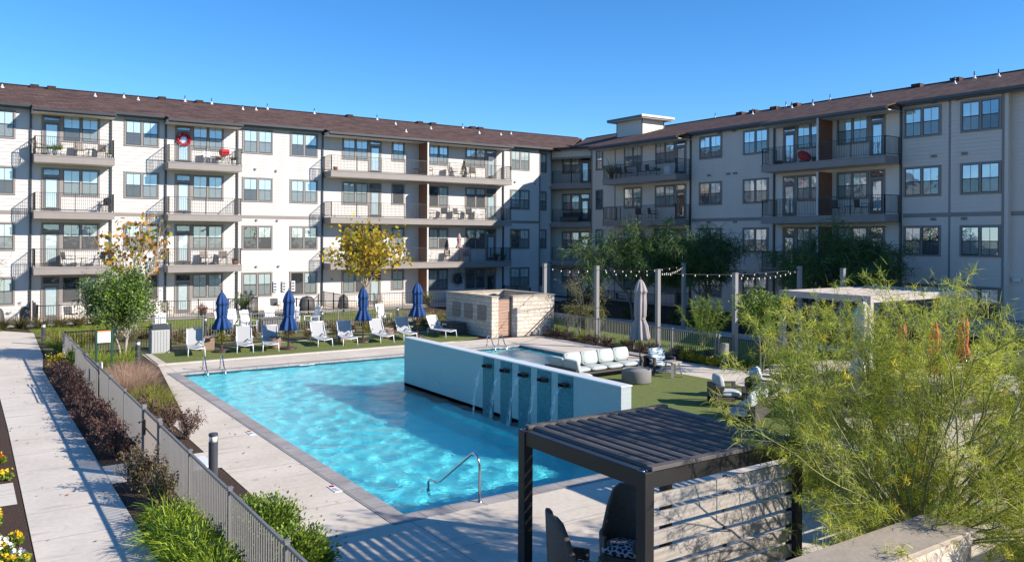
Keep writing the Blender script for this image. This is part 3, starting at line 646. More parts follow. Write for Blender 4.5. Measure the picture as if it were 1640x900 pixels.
def pbox(mb, W, u0, u1, d0, d1, z0, z1):
    if W is WC: return cbox(mb, u0, u1, d0, d1, z0, z1)
    return _pb(mb, W, u0, u1, d0, d1, z0, z1)
for fi, zf in enumerate(FL):
    z0, z1 = zf+SILL, zf+HEAD-.15
    win_unit(WC, right, .35, 2.05, z0, z1, d=-1.33, blind=1); door_unit(WC, right, 2.05, 2.95, zf, z1, -1, d=-1.33)
    if fi:
        mb = MB().m("fascia_taupe"); cbox(mb, -.02, Ld+.02, .0, .05, zf-.46, zf-.02); mb.m("far_concrete"); cbox(mb, -.9, Ld+.9, -1.33, 0, zf-.2, zf-.02); mb.m("soffit"); cbox(mb, -.9, Ld+.9, -1.33, 0, zf-.46, zf-.42)
        o = mb.build("balcony", None, right, world=True)
        a, c = WC(.04, -.05, 0), WC(Ld-.04, -.05, 0); q = railing_mb([(a[0], a[1]), (c[0], c[1])], zf-.01).build("railing", "rail_metal", right, world=True); q.parent = o
# roof tower
mb = MB().m("siding_beige_lit"); tx0, ty0, tx1, ty1 = 47.12, 50.18, 49.6, 53.36
z = 13.6
while z < 14.95:
    zt = min(z+LAP, 14.98)
    mb.add([(tx0-.02, ty0, z), (tx0-.02, ty1, z), (tx0-.003, ty1, zt), (tx0-.003, ty0, zt), (tx0, ty0, z), (tx0, ty1, z)], [(0, 1, 2, 3), (4, 5, 1, 0)])
    mb.add([(tx0, ty0-.02, z), (tx1, ty0-.02, z), (tx1, ty0-.003, zt), (tx0, ty0-.003, zt), (tx0, ty0, z), (tx1, ty0, z)], [(0, 1, 2, 3), (4, 5, 1, 0)]); z = zt
mb.box((tx0, ty0, 13.3), (tx1, ty1, 14.98))
mb.m("trim_taupe"); mb.box((tx0-.03, ty0-.03, 13.6), (tx0+.07, ty0+.07, 14.98)); mb.box((tx1-.07, ty0-.03, 14.2), (tx1+.03, ty0+.07, 14.98)); mb.box((tx0-.03, ty1-.07, 13.6), (tx0+.07, ty1+.03, 14.98))
o = mb.build("roof_tower", None, right, world=True)
mb = MB().m("gutter_dark"); mb.box((tx0-.62, ty0-.62, 15.0), (tx1+.62, ty1+.62, 15.20)); mb.m("soffit"); mb.box((tx0-.58, ty0-.58, 14.95), (tx1+.58, ty1+.58, 14.995)); mb.m("siding_beige_lit"); mb.box((tx0-.65, ty0-.65, 15.06), (tx1+.65, ty0-.622, 15.24))
q = mb.build("tower_cap", None, right, world=True); q.parent = o

# ================================================================ GROUND, POOL, PATHS
def grid_sheet(x0, y0, x1, y1, z, holes, mname, name, extra_x=(), extra_y=()):
    xs = sorted({x0, x1, *extra_x, *[h[i] for h in holes for i in (0, 2)]}); ys = sorted({y0, y1, *extra_y, *[h[i] for h in holes for i in (1, 3)]})
    xs = [x for x in xs if x0 <= x <= x1]; ys = [y for y in ys if y0 <= y <= y1]; mb = MB()
    for a, b_ in zip(xs[:-1], xs[1:]):
        for c, d in zip(ys[:-1], ys[1:]):
            mx_, my_ = (a+b_)/2, (c+d)/2
            if any(h[0] < mx_ < h[2] and h[1] < my_ < h[3] for h in holes): continue
            mb.sheet([(a, c), (b_, c), (b_, d), (a, d)], z)
    return struct(mb.build(name, mname))
PX0, PY0, PX1, PY1, SX1, SY0 = 6.42, 12.83, 12.49, 30.5, 21.15, 24.93
HOLES = [(PX0, PY0, PX1, PY1), (PX1, SY0, SX1, PY1)]
grid_sheet(-900, -900, 1500, 1500, -0.004, HOLES, "mulch", "ground")
# concrete deck: left edge slants outwards behind the grass bed
mb = MB()
for a in [(4.55, -6, 6.42, 22.7), (6.42, -6, 30, 12.83), (12.49, 12.83, 23.2, 24.93), (21.15, 24.93, 24.0, 33.0), (6.42, 30.5, 21.15, 33.2)]:
    mb.sheet([(a[0], a[1]), (a[2], a[1]), (a[2], a[3]), (a[0], a[3])], .006)
mb.sheet([(4.95, 22.7), (6.42, 22.7), (6.42, 37.3), (6.2, 37.3), (6.12, 32.5)], .006)
mb.sheet([(23.2, 18.0), (24.3, 19.2), (23.6, 23.5), (23.2, 24.93)], .006)
struct(mb.build("pool_deck", "deck_concrete"))
# coping round the pool
c = .36; mb = MB()
def ring(x0, y0, x1, y1): mb.box((x0, y0, -.05), (x1, y1, .016))
ring(PX0-c, PY0-c, PX0+.02, PY1+c); ring(PX0+.02, PY0-c, PX1+.3, PY0+.02); ring(PX0+.02, PY1-.02, SX1+c, PY1+c); ring(SX1-.02, SY0-c, SX1+c, PY1-.02); ring(12.82, SY0-c, SX1-.02, SY0+.02)
ring(12.51, PY0+.02, 12.79, 13.93)
struct(mb.build("pool_coping", "coping_stone"))
# basin
mb = MB().m("pool_plaster"); ZF = -1.25
mb.sheet([(PX0, PY0), (PX1, PY0), (PX1, PY1), (PX0, PY1)], ZF); mb.sheet([(PX1, SY0), (SX1, SY0), (SX1, PY1), (PX1, PY1)], ZF)
outline = [(PX0, PY0), (PX1, PY0), (PX1, SY0), (SX1, SY0), (SX1, PY1), (PX0, PY1)]
for (a, b_) in zip(outline, outline[1:]+outline[:1]):
    mb.m("pool_plaster"); mb.add([(*a, ZF), (*b_, ZF), (*b_, -.22), (*a, -.22)], [(0, 1, 2, 3)])
    mb.m("tile_waterline"); mb.add([(*a, -.22), (*b_, -.22), (*b_, -.04), (*a, -.04)], [(0, 1, 2, 3)])
mb.m("pool_plaster")
for k in range(4): mb.box((PX0+.01, PY1-.02-.4*(k+1), ZF+.01), (PX0+3.2, PY1-.02-.4*k, -.35-.25*k))
mb.box((PX1-.5, 16, ZF+.01), (PX1-.02, 22, -.75))
struct(mb.build("pool_basin"))
def wavy(x0, y0, x1, y1, st=.036):
    nx = int((x1-x0)/st); ny = int((y1-y0)/st); X, Y = np.meshgrid(np.linspace(x0, x1, nx+1), np.linspace(y0, y1, ny+1)); Z = np.zeros_like(X); rg = np.random.default_rng(5)
    for k in range(90):
        lam = .18*(1.0/.18)**rg.random(); a = rg.uniform(0, 2*np.pi); ph = rg.uniform(0, 2*np.pi); Z += WAVE*lam*lam*np.sin(2*np.pi/lam*(X*np.cos(a)+Y*np.sin(a)+.15*np.sin(Y*1.1+ph))+ph)
    i = np.arange(nx*ny); r = i//nx; c = i % nx; a0 = r*(nx+1)+c
    return np.stack([X.ravel(), Y.ravel(), (Z-.10).ravel()], 1), np.stack([a0, a0+1, a0+nx+2, a0+nx+1], 1)
WAVE = .0022
V1, F1 = wavy(PX0, PY0, PX1, PY1); V2, F2 = wavy(PX1, SY0, SX1, PY1)
wo_ = npmesh("pool_water", np.vstack([V1, V2]), np.vstack([F1, F2+len(V1)]), "pool_water"); struct(wo_)
wo_.data.polygons.foreach_set("use_smooth", [True]*len(wo_.data.polygons)); wo_.cycles.is_caustics_caster = True
bpy.data.objects["pool_basin"].cycles.is_caustics_receiver = True; sd.cycles.is_caustics_light = True

def patch(name, poly, z, mname, th=None):
    mb = MB()
    if th: mb.prism(poly, z-th, z)
    else: mb.sheet(poly, z)
    return struct(mb.build(name, mname))
patch("artificial_turf", [(6.5, 33.15), (19.0, 33.15), (21.1, 33.9), (21.1, 37.2), (6.5, 36.95)], .03, "turf", .03)
patch("turf_curb", [(6.18, 32.95), (19.1, 32.95), (19.1, 33.15), (6.5, 33.15), (6.5, 36.95), (20.6, 37.2), (20.6, 37.36), (6.3, 37.1)], .035, "far_concrete", .035)
patch("artificial_turf", [(13.0, 13.6), (13.0, 24.3), (17.4, 24.3), (20.7, 22.6), (21.5, 20.8), (21.6, 18.6), (20.7, 15.9), (19.2, 12.6)], .022, "turf", .02)
# left walkway, its bend, the branches and the gate landing
patch("walkway", [(.86, -4), (2.45, -4), (2.45, 34), (2.75, 38), (3.0, 47.2), (1.8, 49.0), (-3, 49.5), (-6, 46), (-.2, 42), (.5, 38), (.95, 33), (.98, 24)], .010, "walk_concrete")
patch("path_branch", [(-6, 17.2), (.85, 17.2), (.85, 18.75), (-6, 18.75)], .008, "walk_concrete")
patch("gate_landing", [(2.46, 17.6), (4.56, 17.6), (4.56, 19.05), (2.46, 19.05)], .008, "walk_concrete")
patch("walkway", [(7.5, 43.6), (14, 43.2), (22.5, 42.6), (23, 44.0), (14, 44.8), (7.5, 45.2)], .010, "far_concrete")
patch("patio_slab", [(-6, 50.6), (41.2, 50.6), (41.2, 55.1), (-6, 55.1)], .02, "far_concrete")
patch("lawn", [(2.9, 38.6), (24.8, 37.4), (24.8, 50.4), (2.9, 50.4)], .004, "dry_ground")
patch("lawn", [(-30, 20.5), (.7, 20.5), (.2, 40), (-30, 47)], .003, "lawn")
patch("lawn", [(-8, 50), (3.1, 49.6), (3.1, 47.4), (7.5, 45.4), (23, 44.2), (23, 50.4), (-8, 50.5)], .0065, "lawn")
patch("lawn", [(25.1, 20.2), (31.0, 20.2), (31.6, 36), (29, 44.0), (25.1, 44.0)], .012, "lawn")
patch("walkway", [(31.3, 18), (33.0, 18), (33.6, 36), (31.0, 45.5), (29.4, 44.4), (32.0, 36)], .012, "far_concrete")
patch("path_branch", [(24.4, 18.3), (33, 17.4), (41.9, 14), (41.9, 15.8), (33, 19.6), (26.2, 20.4), (24.4, 19.6)], .016, "far_concrete")
patch("terrace", [(22.6, 2), (42.3, 2), (42.3, 13.2), (33, 16.6), (24, 17.4), (22.6, 16.8)], .008, "far_concrete")

# ---------------------------------------------------------------- water feature wall
fw = thing("water_feature_wall", "long pale tiled wall standing in the pool with five teal panels and spouts", "wall", (12.65, 19.4, 0))
mb = MB(); WZ = 1.47; mb.box((12.49, 13.95, -1.24), (12.80, 24.93, WZ)); mb.build("wall_body", "tile_pale", fw, world=True)
mb = MB(); mb.rbox((12.47, 13.93, WZ), (12.82, 24.95, WZ+.03), .006); mb.build("cap", "tile_white", fw, world=True)
STR = [(19.31, 19.88), (18.40, 18.96), (17.52, 18.07), (16.61, 17.21), (15.71, 16.32)]
for i, (a, c_) in enumerate(STR):
    mb = MB(); mb.box((12.478, a, -1.2), (12.489, c_, WZ-.02)); mb.build("mosaic_panel", "mosaic_teal", fw, world=True)
    yc = (a+c_)/2-.03
    mb = MB(); mb.box((12.32, yc-.13, 1.18), (12.477, yc-.12, 1.26)); mb.box((12.32, yc+.12, 1.18), (12.477, yc+.13, 1.26)); mb.box((12.32, yc-.12, 1.18), (12.477, yc+.12, 1.19)); mb.box((12.36, yc-.12, 1.25), (12.477, yc+.12, 1.26)); mb.box((12.465, yc-.15, 1.16), (12.477, yc+.15, 1.28))
    mb.build("spout", "bronze", fw, world=True)
    mb = MB(); N = 12; ws = random.uniform(.08, .11)
    vs = []; 
    for k in range(N+1):
        t = k/N; x = 12.33-.40*t**.6; z = 1.195-1.28*t**1.6
        for j in range(7):
            q = (j/6-.5)*2; vs.append((x+.012*math.sin(j*3+k*1.3+i), yc+q*ws*(1-.25*t)+.012*math.sin(k*1.1+j*2.1+i), z))
    mb.add(vs, [(k*7+j, k*7+j+1, (k+1)*7+j+1, (k+1)*7+j) for k in range(N) for j in range(6)]); mb.build("water_stream", "falling_water", fw, world=True)

# ---------------------------------------------------------------- pool rails
def rail_thing(name, label, cat, pts_list, r=.022, group=None, plates=()):
    t = thing(name, label, cat, pts_list[0][0], 0, group); mb = MB()
    for pts in pts_list:
        mb.tube(pts, r, 10)
    mb.build("rail_tube", "steel", t, world=True)
    mb = MB()
    for p in plates: mb.lathe([(.055, 0), (.055, .008), (.03, .03)], p, 12)
    if plates: mb.build("flange", "steel", t, world=True)
    return t
def arc(c, r, a0, a1, n, ax, up=(0, 0, 1)):
    c = Vector(c); ax = Vector(ax); up = Vector(up); return [c+ax*math.cos(a0+(a1-a0)*i/n)*r+up*math.sin(a0+(a1-a0)*i/n)*r for i in range(n+1)]
p = [(7.9, 12.68, .016), (7.9, 12.68, .66)] + [tuple(q) for q in arc((7.89, 12.85, .70), .17, math.pi, math.pi*.28, 7, (0, 1, 0))] + [(7.78, 13.95, .10), (7.76, 14.08, .05), (7.74, 14.3, .05), (7.74, 14.36, 0), (7.74, 14.36, -.75)]
rail_thing("pool_handrail", "steel grab rail rising from the near pool edge and sloping into the water", "handrail", [p], .024, None, [(7.9, 12.68, .016)])
for x, y, lb in ((7.35, 30.75, "pair of bent steel ladder rails at the far pool edge by the grey loungers"), (19.7, 30.75, "pair of bent steel ladder rails on the deck by the stone enclosure")):
    L_ = []
    for dx in (0, .62):
        L_.append([(x+dx, y+.30, .01), (x+dx, y+.28, .30)] + [tuple(q) for q in arc((x+dx, y+.12, .34), .16, 0.2, math.pi*.9, 6, (0, 1, 0))] + [(x+dx, y-.22, .12), (x+dx, y-.40, .0), (x+dx, y-.42, -.9)])
    rail_thing("pool_ladder", lb, "ladder", L_, .022, None, [(x, y+.30, .012), (x+.62, y+.30, .012)])

def text(name, s, size, loc, rot, mname, parent=None, ext=.002):
    cu = bpy.data.curves.new(name, 'FONT'); cu.body = s; cu.size = size; cu.extrude = ext; cu.align_x = 'CENTER'; cu.align_y = 'CENTER'
    tmp = bpy.data.objects.new("tmp", cu); COL.objects.link(tmp); bpy.context.view_layer.update()
    me = bpy.data.meshes.new_from_object(tmp.evaluated_get(bpy.context.evaluated_depsgraph_get())); bpy.data.objects.remove(tmp); bpy.data.curves.remove(cu)
    me.materials.clear(); me.materials.append(MATS[mname]); o = bpy.data.objects.new(name, me); COL.objects.link(o); o.rotation_euler = rot
    if parent: o.parent = parent; o.location = Vector(loc)-parent.location
    else: o.location = loc
    return o
def marker(x, y, s, rz, label, sign=True, z=.016, n=3):
    t = thing("depth_marker", label, "depth marker", (x, y, z)); mb = MB().m("tile_white")
    T = Tm((x, y, z), rz)
    for k in range(n): mb.rbox((-.15*n/2+.15*k+.003, -.075, -.01), (-.15*n/2+.15*(k+1)-.003, .075, .003), .002, T)
    mb.build("tile", None, t, world=True)
    q = T @ Vector((-.075 if sign else 0, 0, .004)); text("lettering", s, .11, q, (0, 0, rz), "ink_black", t)
    if sign:
        m2 = MB(); c0 = T @ Vector((.15*n/2-.075, 0, .004)); 
        m2.lathe([(.058, 0), (.058, .002), (.045, .002), (.045, 0)], tuple(c0), 20, smooth=False); m2.beam(c0+Vector((-.04, -.035, .003)), c0+Vector((.04, .035, .003)), .014, .003); m2.build("no_diving_symbol", "ink_red", t, world=True)
marker(5.98, 14.9, "3 FT", R(90), "white depth tiles with red symbol on the deck beside the near left pool edge", n=3)
marker(5.95, 20.3, "3 FT", R(90), "white depth tiles on the deck halfway along the left pool edge", n=3)
for (x, y, z, rx, rz, lb) in ((11.1, PY1-.012, -.10+.03, R(90), 0, "small white depth tiles on the far pool edge tile band"), (20.3, PY1-.012, -.07, R(90), 0, "small pale depth tiles on the far edge of the pool behind the wall"), (12.478, 22.6, .18, R(90), R(-90), "faint white depth number low on the pale pool wall")):
    t = thing("depth_marker", lb, "depth marker", (x, y, z)); mb = MB(); T = Tm((x, y, z), rz)
    if rz == 0: mb.box((-.3, -.006, -.0), (.3, .0, .075), T); mb.build("tile", "tile_white", t, world=True)
    text("lettering", "3 FT", .075 if rz == 0 else .16, T @ Vector((0, -.010, .037)), (rx, 0, rz), "ink_black" if rz == 0 else "tile_white", t)

# ================================================================ FENCES
def fence(name, label, pts, h=1.1, zb=.02, gap=.10, post_every=2.4, mname="fence_metal", group=None, bal=.018, rail=.04, post=.06):
    t = thing(name, label, "fence", (pts[0][0], pts[0][1], 0), 0, group)
    for (p, q) in zip(pts[:-1], pts[1:]):
        p = Vector((*p, 0)); q = Vector((*q, 0)); L_ = (q-p).length; dr = (q-p)/L_; zv = Vector((0, 0, 1))
        k = max(1, round(L_/post_every)); seg = L_/k
        for i in range(k):
            a = p+dr*seg*i; b_ = p+dr*seg*(i+1); mb = MB()
            mb.beam(a+zv*(zb+h-.02), b_+zv*(zb+h-.02), rail, .04); mb.beam(a+zv*(zb+.1), b_+zv*(zb+.1), rail*.8, .03)
            n_ = int(seg/gap)
            for j in range(1, n_): c_ = a+dr*seg*j/n_; mb.beam(c_+zv*(zb+.1), c_+zv*(zb+h-.03), bal)
            mb.build("railing", mname, t, world=True)
        for i in range(k+1):
            c_ = p+dr*seg*i; mb = MB(); mb.beam(c_, c_+zv*(zb+h+.03), post); mb.beam(c_+zv*(zb+h+.03), c_+zv*(zb+h+.05), post+.02); mb.build("post", mname, t, world=True)
    return t
fence("metal_fence", "grey metal picket fence running beside the left walkway, in front of its gate", [(3.3, 7.2), (3.3, 17.35)])
fence("metal_fence", "grey metal picket fence running beside the left walkway, beyond its gate", [(3.3, 19.2), (3.3, 36.1)])
fence("metal_fence", "short black picket fence at the far end of the left walkway bed by the sign", [(3.36, 36.15), (7.4, 36.9)], mname="rail_metal", post_every=4)
fence("metal_fence", "grey metal picket fence behind the loungers in front of the rocking chairs", [(7.3, 40.4), (20.9, 40.4)], gap=.12)
fence("metal_fence", "grey metal picket fence from the stone enclosure along the right hand lawn", [(25.05, 34.3), (24.55, 21.9)], gap=.11)
fence("metal_fence", "low light grey gate panel at the near end of the fence along the right lawn", [(24.55, 21.75), (26.3, 21.4)], post_every=2)
# gate with lever box, latch and plate
g = thing("pool_gate", "grey mesh backed gate in the fence beside the left walkway", "gate", (3.3, 18.3, 0)); mb = MB()
for y in (17.45, 19.1): mb.beam((3.3, y, 0), (3.3, y, 1.22), .085)
mb.build("post", "fence_metal", g, world=True)
mb = MB(); 
for z in (.1, 1.12): mb.beam((3.3, 17.55, z), (3.3, 19.0, z), .045)
for y in (17.55, 19.0): mb.beam((3.3, y, .08), (3.3, y, 1.14), .045)
mb.beam((3.3, 17.6, .75), (3.3, 18.95, .75), .03); mb.build("gate_frame", "fence_metal", g, world=True)
mb = MB()
for k in range(22): y = 17.6+k*.062; mb.beam((3.3, y, .1), (3.3, y, 1.1), .03, .008)
mb.build("infill", "trim_taupe", g, world=True)
mb = MB(); mb.rbox((3.22, 18.75, .62), (3.27, 18.93, .95), .01); mb.tube([(3.2, 18.84, .9), (3.14, 18.84, .9), (3.14, 18.72, .9)], .012, 6); mb.build("latch", "black_metal", g, world=True)
hb = thing("fence_bar", "black bent bar fixed high on the walkway fence, on its far half", "bar", (3.25, 26, 0)); mb = MB()
for dz in (0, .09): mb.tube([(3.2, 29.2, 1.22+dz-.09), (3.2, 28.7, 1.22+dz-.09), (3.2, 28.5, 1.08+dz), (3.2, 25.6, 1.08+dz), (3.2, 25.4, 1.0+dz), (3.2, 25.4, .35)], .018, 6)
mb.build("bar", "black_metal", hb, world=True)
# patio fences along the two buildings
fence("patio_fence", "dark patio railing below the first balcony column of the white wing", [(3.4, 54.2), (3.4, 50.7), (8.2, 50.7)], mname="rail_metal", gap=.12, post_every=2)
fence("patio_fence", "dark patio railing below the second balcony column, by the red flowers", [(8.2, 50.6), (15.2, 50.6), (15.2, 54.2)], mname="rail_metal", gap=.12, post_every=2)
fence("patio_fence", "dark patio railing below the long balcony, behind the two right blue umbrellas", [(20.9, 54.2), (20.9, 50.6), (36, 50.6), (36, 54.2)], mname="rail_metal", gap=.12, post_every=2.2)
fence("patio_fence", "dark patio railing under the dark trees at the shaded wing", [(41.5, 50.2), (39.3, 50.2), (39.3, 40.5), (42.6, 40.5)], mname="rail_metal", gap=.12, post_every=2.2)
fence("patio_fence", "dark patio railing beyond the white pergola at the shaded wing", [(42.6, 33.4), (39.3, 33.4), (39.3, 25), (42.6, 25)], mname="rail_metal", gap=.12, post_every=2.2)
fence("patio_fence", "dark railing at the far right corner of the shaded wing", [(41.2, 24), (41.2, 12)], mname="rail_metal", gap=.12, post_every=2.4)
# ramp railing by the grill corner
fence("ramp_railing", "dark angled ramp railing beside the downspout of the white wing", [(17.6, 52.5), (17.9, 49.0), (21.3, 46.3)], mname="rail_metal", gap=.5, post_every=1.8, h=.95)

# ================================================================ STONE ENCLOSURE
st = thing("stone_enclosure", "pale limestone enclosure with a wooden door and louvred panels behind the loungers", "enclosure", (23.4, 35.5, 0))
ex0, ey0, ex1, ey1, eh, et = 21.4, 33.3, 25.2, 37.8, 1.98, .38
mb = MB(); mb.box((ex0, ey0, 0), (ex0+et, ey1, eh)); mb.box((ex0+et, ey1-et, 0), (ex1, ey1, eh)); mb.box((ex1-et, ey0, 0), (ex1, ey1-et, eh)); mb.box((ex0+1.25, ey0, 0), (ex1-et, ey0+et, eh))
mb.build("stone_wall", "limestone", st, world=True)
mb = MB(); o_ = .04
for a, c_ in (((ex0, ey0), (ex0+et, ey1)), ((ex0+et+.04, ey1-et), (ex1, ey1)), ((ex1-et, ey0), (ex1, ey1-et-.045)), ((ex0+1.25, ey0), (ex1-et-.045, ey0+et))):
    mb.rbox((a[0]-o_, a[1]-o_, eh), (c_[0]+o_, c_[1]+o_, eh+.06), .008)
mb.build("coping", "cap_stone", st, world=True)
mb = MB(); mb.box((ex0+et+.03, ey0+.16, .06), (ex0+1.22, ey0+.21, eh-.12)); mb.m("gate_wood"); d = mb.build("door", "gate_wood", st, world=True)
mb = MB(); 
for a in ((ex0+et+.01, ey0+.14, .0, ex0+et+.04, ey0+.23, eh), (ex0+1.215, ey0+.14, 0, ex0+1.245, ey0+.23, eh), (ex0+et+.04, ey0+.14, eh-.12, ex0+1.215, ey0+.23, eh-.08)): mb.box(a[:3], a[3:])
mb.build("door_frame", "frame_brown", st, world=True)
for yc in (36.7, 35.5, 34.2):
    mb = MB(); 
    for k in range(7): mb.box((ex0-.035, yc-.4, .82+k*.11), (ex0-.001, yc+.4, .82+k*.11+.085))
    mb.build("louvre_panel", "trim_taupe", st, world=True)
mb = MB(); mb.beam((23.4, ey0-.03, .03), (25.15, ey0-.03, 1.35), .05, .04); mb.build("brace", "frame_brown", st, world=True)
mb = MB(); mb.lathe([(.02, 0), (.02, 1.6), (.14, 1.65), (.3, 1.9), (.3, 1.93), (.05, 2.0)], (23.0, 35.6, 0), 14); t = tag(mb.build("shower_head", "black_metal"), "black disc showing above the wall inside the stone enclosure", "shower")

# ================================================================ STRING LIGHTS
SP = [(25.25, 34.2, 3.54), (25.3, 30.04, 3.54), (25.3, 25.9, 3.52), (25.3, 21.6, 3.52), (32.6, 31.4, 3.55), (32.6, 24.0, 3.6), (31.8, 21.2, 3.6)]
SPL = ["grey string light post beside the stone enclosure", "grey string light post midway between the enclosure post and the grey umbrella", "grey string light post just right of the tall grey umbrella", "grey string light post farther right in the fence line, against the dark patio",
       "dim string light post across the lawn, right of the third post", "dim string light post rising behind the white pergola", "dim string light post at the far right of the lawn"]
for (x, y, z), lb in zip(SP, SPL):
    t = thing("string_light_post", lb, "post", (x, y, 0), 0, "posts carrying the string lights"); mb = MB(); mb.box((x-.085, y-.085, 0), (x+.085, y+.085, z)); mb.build("post_shaft", "post_grey", t, world=True)
    mb = MB(); mb.rbox((x-.10, y-.10, z), (x+.10, y+.10, z+.04), .01); mb.box((x-.13, y-.13, 0), (x+.13, y+.13, .03)); mb.tube([(x-.08, y, z-.12), (x-.15, y, z-.12)], .02, 6); mb.build("post_cap", "post_grey", t, world=True)
m, n, l, b = newmat("bulb_lit"); b.inputs["Emission Color"].default_value = (1, .78, .5, 1); b.inputs["Emission Strength"].default_value = .15; b.inputs["Base Color"].default_value = (.8, .75, .65, 1); b.inputs["Roughness"].default_value = .15
for (i, j, lb) in ((0, 1, "string of small bulbs from the enclosure post to the second post"), (1, 2, "string of small bulbs between the second and third posts"), (1, 4, "string of small bulbs from the second post across the lawn"), (2, 4, "string of small bulbs from the third post across to the dim far post"), (2, 5, "string of small bulbs from the third post towards the white pergola"), (3, 5, "string of small bulbs between the right post and the post behind the pergola")):
    a = Vector(SP[i]); c_ = Vector(SP[j]); t = thing("string_light", lb, "string lights", a, 0, "strings of bulbs over the lawn"); N = 20
    P = [a.lerp(c_, k/N)+Vector((0, 0, -.12-.16*math.sin(math.pi*k/N))) for k in range(N+1)]
    mb = MB(); mb.tube(P, .012, 5); mb.build("wire", "black_metal", t, world=True)
    nb_ = max(6, int((c_-a).length/.62))
    for k in range(1, nb_):
        q = a.lerp(c_, k/nb_)+Vector((0, 0, -.12-.16*math.sin(math.pi*k/nb_))); mb = MB(); mb.lathe([(.01, 0), (.014, -.02), (.022, -.055), (.018, -.08), (.006, -.09)][::-1], (q.x, q.y, q.z-.01), 8); mb.build("bulb", "bulb_lit", t, world=True)

# ================================================================ VEGETATION
def unit(v): return v/np.maximum(np.linalg.norm(v, axis=1, keepdims=True), 1e-9)
def leaf_quads(P, D, L, W, rng, cup=.0):
    """diamond leaves: P centres, D directions, L lengths, W widths"""
    n_ = len(P); D = unit(D); S = unit(np.cross(D, unit(rng.normal(size=(n_, 3))))); L = np.broadcast_to(L, n_)[:, None]; W = np.broadcast_to(W, n_)[:, None]
    V = np.stack([P-D*L/2, P+S*W/2, P+D*L/2, P-S*W/2], 1).reshape(-1, 3)
    return V, np.arange(4*n_).reshape(-1, 4)
def ribbons(P, D, L, W, rng, droop=.3, nseg=2):
    n_ = len(P); D = unit(D); S = unit(np.cross(D, unit(rng.normal(size=(n_, 3))))); L = np.broadcast_to(L, n_); W = np.broadcast_to(W, n_)
    pts = [P]; cur = P.copy(); d = D.copy()
    for k in range(nseg):
        d = unit(d + np.array([0, 0, -1.0])*(droop/nseg)*(k+.5)); cur = cur + d*(L/nseg)[:, None]; pts.append(cur.copy())
    V = []
    for k, q in enumerate(pts):
        w_ = (W*(1-(k/(nseg+.4))**1.5))[:, None]; V += [q-S*w_/2, q+S*w_/2]
    V = np.stack(V, 1).reshape(-1, 3); base = np.arange(n_)[:, None]*(2*(nseg+1))
    F = np.concatenate([base+np.array([2*k, 2*k+1, 2*k+3, 2*k+2]) for k in range(nseg)], 0)
    return V, F
def merge(parts):
    Vs, Fs, Ms, o = [], [], [], 0
    for (V, F, mi) in parts: Vs.append(V); Fs.append(F+o); Ms.append(np.full(len(F), mi)); o += len(V)
    return np.vstack(Vs), np.vstack(Fs), np.concatenate(Ms)
def ell_points(n_, c, r, rng, shell=.55):
    d = unit(rng.normal(size=(n_, 3))); q = (shell+(1-shell)*rng.random(n_))[:, None]; return np.array(c)+d*q*np.array(r), d

def grow(mb, p, d, L, r, depth, rs, tips, spread=.6, up=.15, kids=3, wob=.18, ratio=.68, nseg=5, rmin=.004):
    pts = [Vector(p)]; d = Vector(d).normalized(); rr = [r]; c = Vector(p)
    for i in range(nseg):
        d = (d + Vector((rs.gauss(0, wob), rs.gauss(0, wob), rs.gauss(0, wob)+up))*.5).normalized(); c = c+d*L/nseg; pts.append(c.copy()); rr.append(max(rmin, r*(1-.55*(i+1)/nseg)))
    mb.tube(pts, rr, 6 if r > .02 else 4, caps=False)
    if depth <= 1: tips.append((pts, d.copy()))
    if depth > 0:
        for k in range(kids):
            f = .35+.65*(k+rs.random()*.6)/kids; i = min(nseg-1, int(f*nseg)); b_ = pts[i].lerp(pts[i+1], f*nseg-i if f*nseg-i <= 1 else 1)
            a = Vector((rs.gauss(0, 1), rs.gauss(0, 1), rs.gauss(0, .5))); a = (a-d*a.dot(d)).normalized(); nd = (d*(1-spread*.5)+a*spread+Vector((0, 0, up*.6))).normalized()
            grow(mb, b_, nd, L*ratio*rs.uniform(.8, 1.15), max(rmin, r*.52), depth-1, rs, tips, spread, up, kids, wob, ratio, nseg, rmin)
def tip_points(tips, per, rng, jitter):
    P, D = [], []
    for pts, d in tips:
        A = np.array([tuple(q) for q in pts]); t = rng.random(per)*(len(A)-1); i = np.minimum(t.astype(int), len(A)-2); f = (t-i)[:, None]
        P.append(A[i]*(1-f)+A[i+1]*f + rng.normal(size=(per, 3))*jitter); D.append(unit(A[i+1]-A[i]))
    return np.vstack(P), np.vstack(D)

